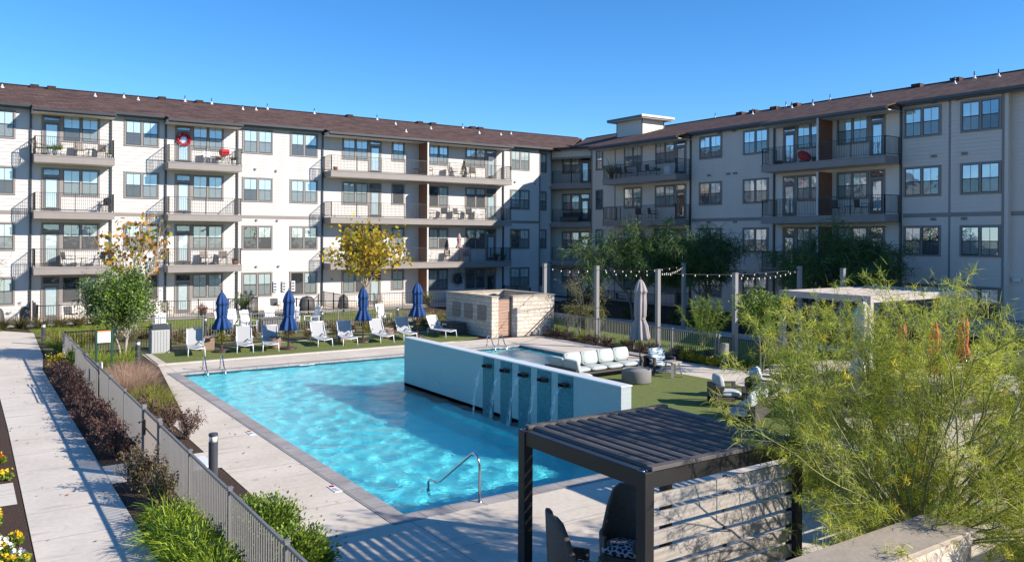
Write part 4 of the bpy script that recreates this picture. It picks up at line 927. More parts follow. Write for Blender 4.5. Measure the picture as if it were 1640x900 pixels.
# --- leafy tree with clumps round its branch ends
def leafy_tree(name, label, loc, h, trunk_h, r, mats, seed, trunks=1, per=60, leaf=(.09, .06), depth=3, kids=3, jit=.16, bark="bark_grey", lean=(0, 0), spread=.62, up=.2, L0=None, group=None, cat="tree", tr=.05, fr=None):
    rs = random.Random(seed); rng = np.random.default_rng(seed)
    t = thing(name, label, cat, loc, 0, group); mb = MB(); tips = []
    for k in range(trunks):
        a = 2*math.pi*k/max(1, trunks)+rs.random(); ox, oy = (.12*math.cos(a), .12*math.sin(a)) if trunks > 1 else (0, 0)
        top = Vector((ox*3+lean[0], oy*3+lean[1], trunk_h)); mb.tube([(ox, oy, -.05), (ox*1.4, oy*1.4, trunk_h*.4), top], [tr*1.25, tr, tr*.85], 8, caps=False)
        n0 = 4 if trunks > 1 else 6
        for j in range(n0):
            b_ = a+2*math.pi*j/n0+rs.random()*.5; f = rs.uniform(.0, .35)
            base = Vector((ox*1.4, oy*1.4, trunk_h*.4)).lerp(top, 1-f*.6)
            grow(mb, base, (math.cos(b_)*spread, math.sin(b_)*spread, 1.0-spread*.5), (L0 or (h-trunk_h)*.52)*rs.uniform(.85, 1.1), tr*.55, depth-1, rs, tips, spread, up, kids)
        grow(mb, top, (lean[0]*.1, lean[1]*.1, 1), (L0 or (h-trunk_h)*.6), tr*.6, depth-1, rs, tips, spread, up, kids)
    mb.build("trunk", bark, t)
    P, D = tip_points(tips, per, rng, jit)
    if fr: P = P[rng.random(len(P)) < fr(P)]
    D = unit(rng.normal(size=P.shape)+np.array([0, 0, -.2])); s = rng.uniform(.7, 1.3, len(P))
    V, F = leaf_quads(P, D, leaf[0]*s, leaf[1]*s, rng)
    if len(mats) > 1:
        mi = rng.choice(len(mats), len(F), p=[m_[1] for m_ in mats])
    else: mi = None
    npmesh("crown", V, F, [m_[0] for m_ in mats], t, mi); return t

# sycamores in autumn colour
leafy_tree("sycamore_tree", "yellow leaved autumn tree before the long balcony, above the third blue umbrella", (20.2, 45.6, 0), 6.9, 1.9, 2.6, [("leaf_yellow", .66), ("leaf_lime", .28), ("leaf_brown", .06)], 5, per=15, leaf=(.23, .20), depth=3, kids=4, jit=.22, bark="bark_pale", spread=.62, up=.13, tr=.085, L0=2.35)
leafy_tree("sycamore_tree", "sparse orange and brown leaved tree rising behind the round green tree", (7.5, 46.0, 0), 7.6, 2.0, 2.2, [("leaf_orange", .68), ("leaf_lime", .32)], 12, per=3, leaf=(.27, .21), depth=3, kids=4, jit=.18, bark="bark_pale", spread=.50, up=.20, tr=.075, L0=2.5, fr=lambda P: np.where(P[:, 2] > 5.2, .55, 1.0))
leafy_tree("green_tree", "dense green multi trunk tree between the sign and the grey bin", (5.35, 35.4, 0), 3.55, 1.0, 1.6, [("leaf_green", .75), ("leaf_bright", .25)], 23, trunks=4, per=90, leaf=(.095, .06), depth=3, kids=3, jit=.17, bark="bark_pale", spread=.56, up=.26, tr=.04, L0=1.45)
leafy_tree("young_tree", "young upright green tree just right of the low light gate by the lawn", (24.0, 19.3, 0), 3.4, 1.0, 1.0, [("leaf_bright", .55), ("leaf_green", .45)], 31, trunks=2, per=46, leaf=(.10, .05), depth=3, kids=3, jit=.09, bark="bark_grey", spread=.42, up=.34, tr=.03, L0=1.25)

# feathery dark trees in the shade of the right wing
def feather_tree(label, loc, h, rad, seed, group="feathery trees along the shaded wing", mats=("leaf_willow",), n_strand=15, L=.42, W=.022, name="willow_tree"):
    rs = random.Random(seed); rng = np.random.default_rng(seed)
    t = thing(name, label, "tree", loc, 0, group); mb = MB(); tips = []
    for k in range(3):
        a = 2*math.pi*k/3+rs.random(); top = Vector((math.cos(a)*.35, math.sin(a)*.35, 1.5)); mb.tube([(0.06*math.cos(a), .06*math.sin(a), -.05), top*.5+Vector((0, 0, .05)), top], [.075, .06, .05], 7, caps=False)
        for j in range(4):
            b_ = a+rs.uniform(-1.3, 1.3); grow(mb, top, (math.cos(b_)*.75, math.sin(b_)*.75, .8), h*.36*rs.uniform(.8, 1.15)*rad/2.6, .035, 2, rs, tips, .62, .07, 4, .22)
    for j in range(3): grow(mb, (0, 0, 1.6), (rs.gauss(0, .25), rs.gauss(0, .25), 1), h*.40, .035, 2, rs, tips, .6, .14, 4, .2)
    mb.build("trunk", "bark_grey", t)
    P, D = tip_points(tips, n_strand, rng, .13); Dd = unit(D*.5+unit(rng.normal(size=P.shape))*.9+np.array([0, 0, .1]))
    V, F = ribbons(P, Dd, L*rng.uniform(.6, 1.3, len(P)), W, rng, .9, 2); npmesh("crown", V, F, list(mats), t)
    return t
feather_tree("feathery dark green tree in shade nearest the building corner", (33.2, 36.0, 0), 6.0, 3.3, 41, n_strand=44, L=.5, W=.034)
feather_tree("feathery dark green tree in shade right of the corner tree, behind the grey umbrella", (36.0, 32.9, 0), 6.0, 2.9, 42, n_strand=44, L=.5, W=.034)
feather_tree("feathery dark green tree in shade above the white pergola's left end", (37.4, 25.2, 0), 6.0, 2.8, 43, n_strand=44, L=.5, W=.034)
feather_tree("pale wispy green tree reaching in at the left edge beyond the walkway", (.2, 49.8, 0), 3.9, 2.2, 44, group=None, mats=("leaf_olive",), n_strand=9, L=.5, W=.022)
feather_tree("small feathery green tree behind the fence between the first two string light posts", (26.2, 32.1, -.9), 3.6, 1.2, 45, group=None, mats=("leaf_olive",), n_strand=10, L=.30, W=.022, name="small_tree")

# saplings with feathery arms inside the fence
def feather_shrub(label, loc, h, seed, n_arm=9, mats=("leaf_bright",), W=.02, name="feathery_shrub", group=None, arm_spread=.5, L=.3):
    rs = random.Random(seed); rng = np.random.default_rng(seed); t = thing(name, label, "shrub", loc, 0, group); mb = MB(); tips = []
    for k in range(n_arm):
        a = 2*math.pi*k/n_arm+rs.random(); s_ = rs.uniform(.1, 1)*arm_spread*2
        pts = [Vector((0, 0, 0))]; d = Vector((math.cos(a)*s_, math.sin(a)*s_, 1.1)).normalized()
        for i in range(7): d = (d+Vector((rs.gauss(0, .05), rs.gauss(0, .05), .03))).normalized(); pts.append(pts[-1]+d*h*rs.uniform(.85, 1.1)/7)
        mb.tube(pts, [.016-.0018*i for i in range(8)], 5, caps=False); tips.append((pts[2:], d))
    mb.build("stem", "bark_green", t); P, D = tip_points(tips, 130, rng, .02); Dd = unit(D*.9+unit(rng.normal(size=P.shape)))
    V, F = ribbons(P, Dd, L*rng.uniform(.5, 1.2, len(P)), W, rng, .5, 2); npmesh("foliage", V, F, list(mats), t); return t
feather_shrub("feathery green shrub with rising arms behind the fence, right of the third string light post", (27.6, 25.4, 0), 2.3, 51, 12)
feather_shrub("feathery green shrub behind the fence, just left of the second string light post", (25.7, 31.2, 0), 1.5, 52, 8, ("leaf_olive",))

# big foreground retama by the pergola
rs = random.Random(77); rng = np.random.default_rng(77)
t = thing("retama_tree", "large airy yellow green tree with fine thread like leaves over the right foreground", "tree", (10.25, 5.75, 0)); mb = MB(); tips = []
for k in range(3):
    a = 2*math.pi*k/3+.5; mb.tube([(.05*math.cos(a), .05*math.sin(a), 0), (.13*math.cos(a), .13*math.sin(a), .65), (.22*math.cos(a), .22*math.sin(a), 1.2)], [.06, .05, .042], 8, caps=False)
for j in range(34):
    b_ = 2*math.pi*j/34*2.618+rs.uniform(-.2, .2); s_ = [.12, .3, .5, .75, 1.05, 1.4, 1.9][j % 7]; base = Vector((.2*math.cos(b_), .2*math.sin(b_), .95+rs.random()*.45))
    grow(mb, base, (math.cos(b_)*s_, math.sin(b_)*s_, 1.0), (rs.uniform(2.1, 2.8) if s_ < .6 else rs.uniform(1.8, 2.6)), .017, 2, rs, tips, .48, .012, 5, .15, .42, 8, .0028)
for j in range(24):
    b_ = -2.0+4.0*j/24+rs.uniform(-.1, .1); s_ = rs.choice([2.2, 3.0, 4.5]); base = Vector((.1*math.cos(b_), .1*math.sin(b_), .7+rs.random()*.5))
    grow(mb, base, (math.cos(b_)*s_, math.sin(b_)*s_, 1.0), rs.uniform(1.3, 2.2), .014, 2, rs, tips, .6, .03, 5, .2, .45, 7, .0028)
mb.build("trunk", "bark_green", t)
P, D = tip_points(tips, 34, rng, .05); keep = (P[:, 2] < 4.7+rng.normal(size=len(P))*.2) & (P[:, 2] > .8); P = P[keep]; D = D[keep]
Dd = unit(D*.8+unit(rng.normal(size=P.shape))*1.0); V, F = ribbons(P, Dd, .115*rng.uniform(.4, 1.5, len(P)), .0065, rng, .3, 2)
ends = np.array([tuple(q[0][-1]) for q in tips]); ends = ends[(ends[:, 2] < 4.8) & (ends[:, 2] > .9)]; ends = ends[rng.choice(len(ends), min(1200, len(ends)), replace=False)]
low = np.array([-.75, -.2, 1.25])+rng.normal(size=(300, 3))*np.array([.95, .42, .34]); low2 = np.array([1.6, -.2, 1.5])+rng.normal(size=(200, 3))*np.array([1.1, .5, .42])
C_ = np.vstack([ends, low, low2]).repeat(24, 0); dd = unit(rng.normal(size=C_.shape)+np.array([0, 0, .35])); Vt, Ft = ribbons(C_+rng.normal(size=C_.shape)*.02, dd, .105*rng.uniform(.5, 1.4, len(C_)), .007, rng, .35, 2)
gt = (rng.random(len(C_)//24) < .14).repeat(24)
Q, D2 = tip_points(tips, 2, rng, .02); V2, F2 = leaf_quads(Q, rng.normal(size=Q.shape), .035, .03, rng)
gold = (rng.random(len(P)) < .05); mi = np.tile(np.where(gold, 1, 0), 2)
V, F, _ = merge([(V, F, 0), (V2[:480], F2[:120], 1), (Vt, Ft, 0)]); mi = np.concatenate([mi, np.full(120, 1), np.tile(np.where(gt, 1, 0), 2)])
npmesh("crown", V, F, ["leaf_retama", "leaf_retama_gold"], t, mi)
def second_retama(label, loc, seed, n, zmax, L=1.4):
    rs = random.Random(seed); rng = np.random.default_rng(seed); t = thing("retama_tree", label, "tree", loc); mb = MB(); tips = []
    mb.tube([(0, 0, 0), (.05, 0, .9)], [.05, .04], 7, caps=False)
    for j in range(n):
        b_ = rs.uniform(0, 6.28); s_ = rs.uniform(.3, 1.2); grow(mb, (.05, 0, .9), (math.cos(b_)*s_, math.sin(b_)*s_, 1), L*rs.uniform(.8, 1.2), .022, 2, rs, tips, .58, .02, 4, .2, .55, 6, .0035)
    mb.build("trunk", "bark_green", t); P, D = tip_points(tips, 26, rng, .03); P2 = P[P[:, 2] < zmax]; D = D[P[:, 2] < zmax]
    V, F = ribbons(P2, unit(D*.8+unit(rng.normal(size=P2.shape))), .26*rng.uniform(.5, 1.3, len(P2)), .011, rng, .55, 2); npmesh("crown", V, F, ["leaf_retama"], t)
second_retama("thread leaved green tree at the right edge beyond the foreground one", (16.8, 5.6, 0), 78, 22, 3.9, 1.9)
second_retama("thread leaved green tree low at the bottom right corner by the grey wall", (9.6, 2.6, 0), 79, 12, 2.9, 1.2)

# --- shrubs, grasses
def blob_shrub(r, h, mats, n_, leaf, seed, clumps=14):
    rng = np.random.default_rng(seed); C, _ = ell_points(clumps, (0, 0, h*.5), (r*.62, r*.62, h*.42), rng, .4); parts = []
    k = rng.integers(0, clumps, n_); P = C[k]+rng.normal(size=(n_, 3))*np.array([r, r, h*.8])*.17; P[:, 2] = np.abs(P[:, 2])
    D = unit(P-np.array([0, 0, h*.2])+rng.normal(size=P.shape)*.25*r); s = rng.uniform(.6, 1.4, n_)
    V, F = leaf_quads(P, D, leaf[0]*s, leaf[1]*s, rng); mi = rng.choice(len(mats), len(F), p=[m_[1] for m_ in mats]); return V, F, mi, [m_[0] for m_ in mats]
def grass_clump(r, h, mats, n_, seed, W=.012, droop=.8, spread=.55):
    rng = np.random.default_rng(seed); a = rng.uniform(0, 2*np.pi, n_); q = np.sqrt(rng.random(n_))*r*.35; P = np.stack([np.cos(a)*q, np.sin(a)*q, np.zeros(n_)], 1)
    D = np.stack([np.cos(a)*spread*rng.uniform(.1, 1.2, n_), np.sin(a)*spread*rng.uniform(.1, 1.2, n_), np.ones(n_)], 1)+rng.normal(size=(n_, 3))*.12
    V, F = ribbons(P, D, h*rng.uniform(.6, 1.15, n_), W, rng, droop, 3); mi = np.tile(rng.choice(len(mats), n_, p=[m_[1] for m_ in mats]), 3); return V, F, mi, [m_[0] for m_ in mats]
def twiggy(r, h, mats, n_, leaf, seed, n_st=16):
    """shrub of visible stems with leaves along them"""
    rs = random.Random(seed); rng = np.random.default_rng(seed); mb = MB(); tips = []
    for k in range(n_st):
        a = rs.uniform(0, 6.28); s_ = rs.uniform(.1, 1)*r/h*1.25; pts = [Vector((0, 0, 0))]; d = Vector((math.cos(a)*s_, math.sin(a)*s_, 1)).normalized(); L = h*rs.uniform(.75, 1.2)
        for i in range(5): d = (d+Vector((rs.gauss(0, .14), rs.gauss(0, .14), .02))).normalized(); pts.append(pts[-1]+d*L/5)
        mb.tube(pts, [.010-.0015*i for i in range(6)], 4, caps=False); tips.append((pts, d))
        for q in (2, 3, 4):
            d2 = (d+Vector((rs.gauss(0, .7), rs.gauss(0, .7), .2))).normalized(); p2 = [pts[q], pts[q]+d2*L*.18, pts[q]+d2*L*.34+Vector((0, 0, .02))]; mb.tube(p2, [.005, .004, .003], 4, caps=False); tips.append((p2, d2))
    P, D = tip_points(tips, max(4, n_//len(tips)), rng, .025+.03*r); P[:, 2] = np.abs(P[:, 2])+.01; s = rng.uniform(.6, 1.4, len(P))
    V, F = leaf_quads(P, unit(D+rng.normal(size=P.shape)*.7), leaf[0]*s, leaf[1]*s, rng); mi = rng.choice(len(mats), len(F), p=[m_[1] for m_ in mats]); return mb, V, F, mi, [m_[0] for m_ in mats]
def put(name, label, cat, data, loc, group=None, part="foliage"):
    t = thing(name, label, cat, loc, 0, group)
    if len(data) == 5: mb, V, F, mi, mm = data; mb.build("stem", "bark_grey", t)
    else: V, F, mi, mm = data
    npmesh(part, V, F, mm, t, mi); return t
rs = random.Random(9)
PURP = [("leaf_purple", .72), ("leaf_brown", .28)]
lb = "dark purple leaved shrub in the mulch between the left walkway and the picket fence"; gp = "purple shrubs between the walkway and the fence"
protos = [put("purple_shrub", lb, "shrub", twiggy(.5, .54, PURP, 2600, (.045, .028), 100+i, 20), (0, 0, 0), gp) for i in range(3)]
spots = []
y = 19.6
while y < 32.6: spots.append((2.84+rs.uniform(-.08, .08), y)); y += rs.uniform(.62, .84)
for i, (x, y) in enumerate(spots):
    if i < 3: o = protos[i]; o.location = (x, y, 0); o.rotation_euler.z = rs.uniform(0, 6)
    else: o = dup(protos[i % 3], (x, y, 0), rs.uniform(0, 6), scale=rs.uniform(.85, 1.15))
put("purple_shrub", "twiggy bronze leaved shrub below the gate landing, outside the fence", "shrub", twiggy(.52, .7, [("leaf_brown", .45), ("leaf_olive", .35), ("leaf_purple", .2)], 3200, (.045, .026), 120, 26), (2.85, 16.7, 0))
put("purple_shrub", "twiggy bronze leaved shrub just above the bright grass, outside the fence", "shrub", twiggy(.5, .6, [("leaf_brown", .4), ("leaf_olive", .45), ("leaf_purple", .15)], 2600, (.045, .026), 121, 22), (2.9, 15.7, 0))
for i, (x, y, lb2) in enumerate([(4.35, 21.6, "loose purple brown shrub inside the fence at the tip of the upper mulch bed"), (4.0, 22.9, "purple brown shrub inside the fence just below the olive grass"), (4.5, 20.6, "low brown shrub inside the fence nearest the paved deck corner")]):
    put("purple_shrub", lb2, "shrub", twiggy(.5, .62, [("leaf_brown", .6), ("leaf_purple", .4)], 1500, (.045, .026), 130+i, 16), (x, y, 0))
for i, (x, y, lb2) in enumerate([(.35, 22.6, "purple shrub left of the walkway, just above the flower bed"), (.2, 21.7, "purple shrub left of the walkway at the photo's left edge")]):
    put("purple_shrub", lb2, "shrub", twiggy(.5, .65, PURP, 2200, (.05, .03), 140+i, 18), (x, y, 0))
put("yellow_shrub", "rounded yellow green shrub at the far end of the purple shrub row", "shrub", blob_shrub(.5, .6, [("leaf_lime", .6), ("petal_yellow", .4)], 2600, (.05, .03), 150), (2.9, 33.6, 0))
put("dark_vine", "small dark green climber on the fence near its far end", "climber", blob_shrub(.28, 1.0, [("leaf_green", 1)], 900, (.06, .04), 151), (3.18, 32.2, 0))
put("green_shrub", "dense bright green rounded shrub inside the fence at the bottom left", "shrub", blob_shrub(.75, .72, [("leaf_bright", .6), ("leaf_green", .4)], 15000, (.05, .03), 152, 34), (3.98, 12.6, 0))
put("green_shrub", "second bright green shrub behind the fence, running out at the photo's lower edge", "shrub", blob_shrub(.62, .66, [("leaf_bright", .6), ("leaf_green", .4)], 12000, (.05, .03), 153, 26), (3.98, 11.3, 0))
put("green_shrub", "low green shrub between the mulch and the bright rounded shrub", "shrub", blob_shrub(.55, .5, [("leaf_bright", .6), ("leaf_green", .4)], 5000, (.045, .026), 154, 20), (3.95, 13.7, 0))
for i, (x, y) in enumerate([(2.85, 14.5), (2.95, 13.9), (2.7, 13.4), (3.0, 12.9), (2.75, 12.5), (3.0, 12.0), (2.85, 11.4)]):
    put("grass_clump", "clump of bright lime strap leaved grass by the walkway at the bottom left", "grass", grass_clump(.55, .66, [("leaf_strap", .8), ("leaf_bright", .2)], 300, 160+i, .024, .9, .7), (x, y, 0), "clumps of bright strap grass")
for i, (x, y) in enumerate([(4.3, 33.6), (4.9, 33.0), (4.2, 32.6), (5.3, 34.0), (3.9, 34.4)]):
    put("grass_clump", "bright green grass clump below the white sign board", "grass", grass_clump(.5, .75, [("leaf_bright", .8), ("leaf_lime", .2)], 300, 170+i, .02, .8), (x, y, 0), "grass below the white sign")
def muhly(label, loc, seed, gp, h=.78):
    a = grass_clump(.6, h*.62, [("leaf_olive", .6), ("leaf_bright", .4)], 420, seed, .011, .7); b_ = grass_clump(.75, h, [("plume_pink", 1.0)], 900, seed+500, .007, .6, .5)
    V, F, mi = np.vstack([a[0], b_[0]]), np.vstack([a[1], b_[1]+len(a[0])]), np.concatenate([a[2], b_[2]+2]); put("plume_grass", label, "grass", (V, F, mi, a[3]+b_[3]), loc, gp)
for i, (x, y) in enumerate([(4.7, 29.9), (4.2, 29.3), (4.8, 28.9), (4.3, 28.2), (4.7, 27.6), (4.1, 27.0)]): muhly("pink plumed ornamental grass inside the fence, left of the pool's far corner", (x, y, 0), 180+i, "pink plume grasses in the fence bed")
for i, (x, y) in enumerate([(4.8, 26.2), (4.3, 25.6), (4.8, 25.2), (4.3, 24.5), (4.6, 23.9), (4.0, 23.6)]):
    put("grass_clump", "olive green grass clump inside the fence below the pink plumes", "grass", grass_clump(.5, .62, [("leaf_olive", .55), ("leaf_lime", .45)], 380, 190+i, .011, .9), (x, y, 0), "olive grasses in the fence bed")
# strap grasses / reddish shrubs behind the loungers and along the rear fence
lbs = "low rusty brown mounded shrub in the mulch just behind the loungers"; i = 0
for x in np.arange(8.2, 20.8, .82):
    i += 1
    if i % 3 == 0: put("mound_shrub", "low yellow green mounded shrub in the mulch just behind the loungers", "shrub", blob_shrub(.42, .5, [("leaf_lime", .5), ("leaf_olive", .5)], 700, (.06, .035), 200+i), (x, 38.5+rs.uniform(-.4, .4), 0), "yellow green mounds behind the loungers")
    else: put("mound_shrub", lbs, "shrub", blob_shrub(.42, .55, [("leaf_brown", .7), ("leaf_olive", .3)], 700, (.06, .035), 200+i), (x, 38.5+rs.uniform(-.5, .5), 0), "rusty mounds behind the loungers")
for i, x in enumerate(np.arange(3.6, 24.0, .72)):
    put("grass_clump", "tall yellow green grass clump in the strip behind the rear picket fence", "grass", grass_clump(.55, .78, [("leaf_olive", .55), ("leaf_lime", .25), ("plume_pink", .2)], 200, 240+i, .022, .8), (x, 41.6+rs.uniform(-.5, .6), 0), "grass clumps behind the rear fence")
for i, x in enumerate(np.arange(-5.5, 6.5, .9)):
    put("grass_clump", "olive grass clump in front of the leftmost patio beyond the walkway bend", "grass", grass_clump(.6, .8, [("leaf_olive", .7), ("leaf_brown", .3)], 200, 280+i, .024, .8), (x, 49.9+rs.uniform(-.2, .5), 0), "grasses before the left patios")
for i, (x, y) in enumerate([(3.5, 44.5), (4.3, 43.3), (3.6, 42.4), (4.6, 41.9), (3.4, 40.6), (4.2, 39.8), (5.2, 43.6), (5.6, 41.0), (3.5, 38.9)]):
    put("grass_clump", "loose yellow green grass clump between the walkway bend and the black fence", "grass", grass_clump(.65, .72, [("leaf_olive", .5), ("leaf_bright", .3), ("leaf_lime", .2)], 240, 300+i, .02, .9), (x, y, 0), "loose grasses at the walkway bend")
for i, (x, y) in enumerate([(24.3+.03*k, 32.5-.72*k) for k in range(15)]):
    if i % 4 == 3: put("mound_shrub", "bright yellow green low shrub at the foot of the right hand fence", "shrub", blob_shrub(.35, .35, [("leaf_lime", .7), ("leaf_bright", .3)], 700, (.06, .03), 330+i), (x+.3, y, 0), "lime shrubs at the right fence")
    else: put("purple_shrub", "purple brown low shrub in the mulch bed along the right hand fence", "shrub", twiggy(.42, .42, PURP, 700, (.05, .03), 330+i, 12), (x-.1, y, 0), "purple shrubs at the right fence")
for i, (x, y) in enumerate([(24.2, 22.6), (24.1, 22.0), (23.9, 21.4), (24.3, 23.2)]): put("lime_groundcover", "lime yellow ground shrub at the near end of the right fence", "shrub", blob_shrub(.42, .36, [("leaf_lime", .8), ("petal_yellow", .2)], 900, (.06, .03), 350+i), (x, y, 0), "lime shrubs by the light gate")
put("agave", "pale green rosette plant beside the light gate post", "plant", grass_clump(.3, .5, [("leaf_green", 1)], 40, 360, .07, .3, 1.0), (24.9, 20.6, 0))
for i, x in enumerate(np.arange(34.2, 40.0, .95)): put("hedge_shrub", "dark shrub in the shade bed below the feathery trees", "shrub", blob_shrub(.5, .7, [("leaf_willow", 1)], 600, (.08, .05), 370+i), (34.0+rs.uniform(-.3, .3), x-8+i*.9, 0), "dark shrubs in the shade bed")
# evergreen mounds behind the terrace
for i, (x, y) in enumerate([(26, 19.6), (27.2, 17.3), (28.3, 16.9), (24.5, 17.8), (29.8, 16.8), (31.2, 16.4), (22.9, 17.2), (34.5, 15.6), (36, 15.2), (37.5, 14.8), (39, 14.4)]): put("mound_shrub", "green leafy shrub along the terrace edge by the white pergola", "shrub", blob_shrub(.55, .8, [("leaf_green", .5), ("leaf_bright", .5)], 1300, (.07, .04), 390+i), (x, y, 0), "leafy shrubs along the terrace")
# pansy beds: one flower cluster each
gi = 0
for (x0, x1, y0, y1) in ((-.2, .82, 13.0, 16.9), (-.2, .8, 19.0, 20.7)):
    for k in range(int((x1-x0)*(y1-y0)*9)):
        x = rs.uniform(x0, x1); y = rs.uniform(y0, y1); gi += 1; cm = rs.choice(["petal_yellow", "petal_white", "petal_violet", "petal_red", "petal_yellow"]); rng = np.random.default_rng(600+gi)
        P, D = ell_points(130, (0, 0, .08), (.15, .15, .08), rng, .5); V, F = leaf_quads(P, D+rng.normal(size=P.shape)*.3, .06, .045, rng)
        Q = np.array([[rng.uniform(-.12, .12), rng.uniform(-.12, .12), rng.uniform(.15, .2)] for _ in range(6)]).repeat(4, 0)+rng.normal(size=(24, 3))*.015; V2, F2 = leaf_quads(Q, rng.normal(size=Q.shape)*np.array([1, 1, .25]), .06, .055, rng)
        V, F, mi = merge([(V, F, 0), (V2, F2, 1)])
        cw = dict(petal_yellow="yellow", petal_white="white", petal_violet="violet", petal_red="dark red")[cm]
        o = tag(npmesh("pansy", V, F, ["leaf_bright", cm], None, mi), f"low pansy plant with {cw} flowers in the bed left of the walkway", "flower", f"{cw} pansies left of the walkway"); o.location = (x, y, 0)

# fallen leaves on the paving
rng = np.random.default_rng(91); n_ = 240; P = np.stack([rng.uniform(0, 1, n_), rng.uniform(0, 1, n_), np.zeros(n_)], 1)
zone = rng.integers(0, 3, n_); lo = np.array([[.95, 10, .016], [4.7, 9, .012], [13.5, 13.5, .028]])[zone]; hi = np.array([[2.45, 36, .016], [6.05, 30, .012], [24, 22, .028]])[zone]
P = lo+(hi-lo)*P; P[:, 2] = lo[:, 2]+rng.uniform(.004, .012, n_); V, F = leaf_quads(P, rng.normal(size=(n_, 3))*np.array([1, 1, .12]), rng.uniform(.03, .09, n_), rng.uniform(.02, .05, n_), rng); V[:, 2] = np.maximum(V[:, 2], np.repeat(lo[:, 2], 4)+.001)
o = npmesh("fallen_leaves", V, F, ["leaf_brown", "leaf_orange"], None, rng.choice(2, n_, p=[.7, .3])); o["kind"] = "stuff"; tag(o, "small brown fallen leaves scattered over the paving and turf", "leaves")

# ================================================================ PERGOLAS
def pergola(label, x0, y0, x1, y1, H=2.2, louvers=True, panel=True, group=None, mt="pergola_metal"):
    t = thing("pergola", label, "pergola", ((x0+x1)/2, (y0+y1)/2, 0), 0, group); P_ = .15; pb = .02
    for (x, y) in ((x0, y0), (x1, y0), (x1, y1), (x0, y1)):
        a = x if x == x0 else x-P_; c_ = y if y == y0 else y-P_; mb = MB(); mb.rbox((a, c_, 0), (a+P_, c_+P_, H-.001), .008); mb.box((a-.04, c_-.04, 0), (a+P_+.04, c_+P_+.04, .012)); mb.build("post", mt, t, world=True)
    for (a, c_) in (((x0+P_, y0+pb, H-.2), (x1-P_, y0+P_-pb, H)), ((x0+P_, y1-P_+pb, H-.2), (x1-P_, y1-pb, H)), ((x0+pb, y0+P_, H-.2), (x0+P_-pb, y1-P_, H)), ((x1-P_+pb, y0+P_, H-.2), (x1-pb, y1-P_, H))):
        mb = MB(); mb.rbox(a, c_, .006); mb.build("beam", mt, t, world=True)
    for (a, c_) in (((x0+.10, y0-.01, H+.002), (x1-.06, y0+.10, H+.05)), ((x0+.10, y1-.10, H+.002), (x1-.06, y1+.0, H+.05))): mb = MB(); mb.rbox(a, c_, .005); mb.build("louver_rail", "louver_metal", t, world=True)
    n_ = int((x1-x0-.3)/.19)
    for k in range(n_):
        x = x0+.17+k*(x1-x0-.34)/n_; mb = MB(); pr = [(0, .012), (.03, .026), (.075, .034), (.12, .030), (.152, .024), (.152, .012), (.12, .017), (.075, .021), (.03, .013), (.003, 0)]
        vs = [(x+u, y0+.11, H-.02+z*1.9) for u, z in pr]+[(x+u, y1-.11, H-.02+z*1.9) for u, z in pr]; m_ = len(pr)
        mb.add(vs, [tuple(range(m_))[::-1], tuple(range(m_, 2*m_))]+[(i, (i+1) % m_, (i+1) % m_+m_, i+m_) for i in range(m_)]); mb.build("louver", "louver_metal", t, world=True)
    if panel:
        z = 1.94-.17
        while z > .1: 
            mb = MB(); mb.rbox((x0+P_+.0, y0+.05, z), (x1-P_, y0+.09, z+.165), .006); mb.build("slat", "bleached_wood", t, world=True); z -= .215
        for x in (x0+P_+.0, (x0+x1)/2, x1-P_-.05): mb = MB(); mb.box((x, y0+.092, .05), (x+.05, y0+.12, 1.95)); mb.build("slat_bracket", mt, t, world=True)
    for (x, y) in ((x0+.05, y1-.05), (x0+.05, y0+.05), (x1-.08, y0+.05)):
        for q in (-.03, .03): mb = MB(); mb.lathe([(.016, 0), (.016, .012), (.008, .018)], (x+q, y, H+.0), 8); mb.build("bolt", "steel", t, world=True)
    return t
pergola("dark metal louvred pergola with a bleached slat wall in the right foreground", 6.38, 6.72, 9.22, 9.24, 2.22)
pergola("second dark louvred pergola half hidden behind the thread leaved foreground tree", 12.3, 6.72, 15.1, 9.24, 2.22)
pergola("third dark louvred pergola at the right edge behind the foliage", 18.3, 6.72, 21.1, 9.24, 2.22, panel=False)
t = thing("flat_pergola", "pale grey flat roofed pergola at the back of the terrace before the shaded wing", "pergola", (29.8, 18.6, 0)); X0, Y0, X1, Y1, H = 26.7, 16.7, 33.2, 20.6, 2.88
mat("pergola_pale", (.42, .36, .32), .6, noise=(1, .5, (.38, .33, .29)))
for (x, y) in ((X0, Y0), (X1-.2, Y0), (X1-.2, Y1-.2), (X0, Y1-.2)): mb = MB(); mb.rbox((x, y, 0), (x+.2, y+.2, H-.24), .01); mb.build("post", "pergola_pale", t, world=True)
for (a, c_) in (((X0, Y0, H-.24), (X1, Y0+.2, H)), ((X0, Y1-.2, H-.24), (X1, Y1, H)), ((X0, Y0+.2, H-.24), (X0+.2, Y1-.2, H)), ((X1-.2, Y0+.2, H-.24), (X1, Y1-.2, H))): mb = MB(); mb.rbox(a, c_, .008); mb.build("beam", "pergola_pale", t, world=True)
mb = MB(); mb.box((X0+.2, Y0+.2, H-.12), (X1-.2, Y1-.2, H-.03))
for k in range(9): mb.box((X0+.2, Y0+.3+k*.42, H-.03), (X1-.2, Y0+.36+k*.42, H-.005))
mb.build("roof_panel", "pergola_pale", t, world=True)

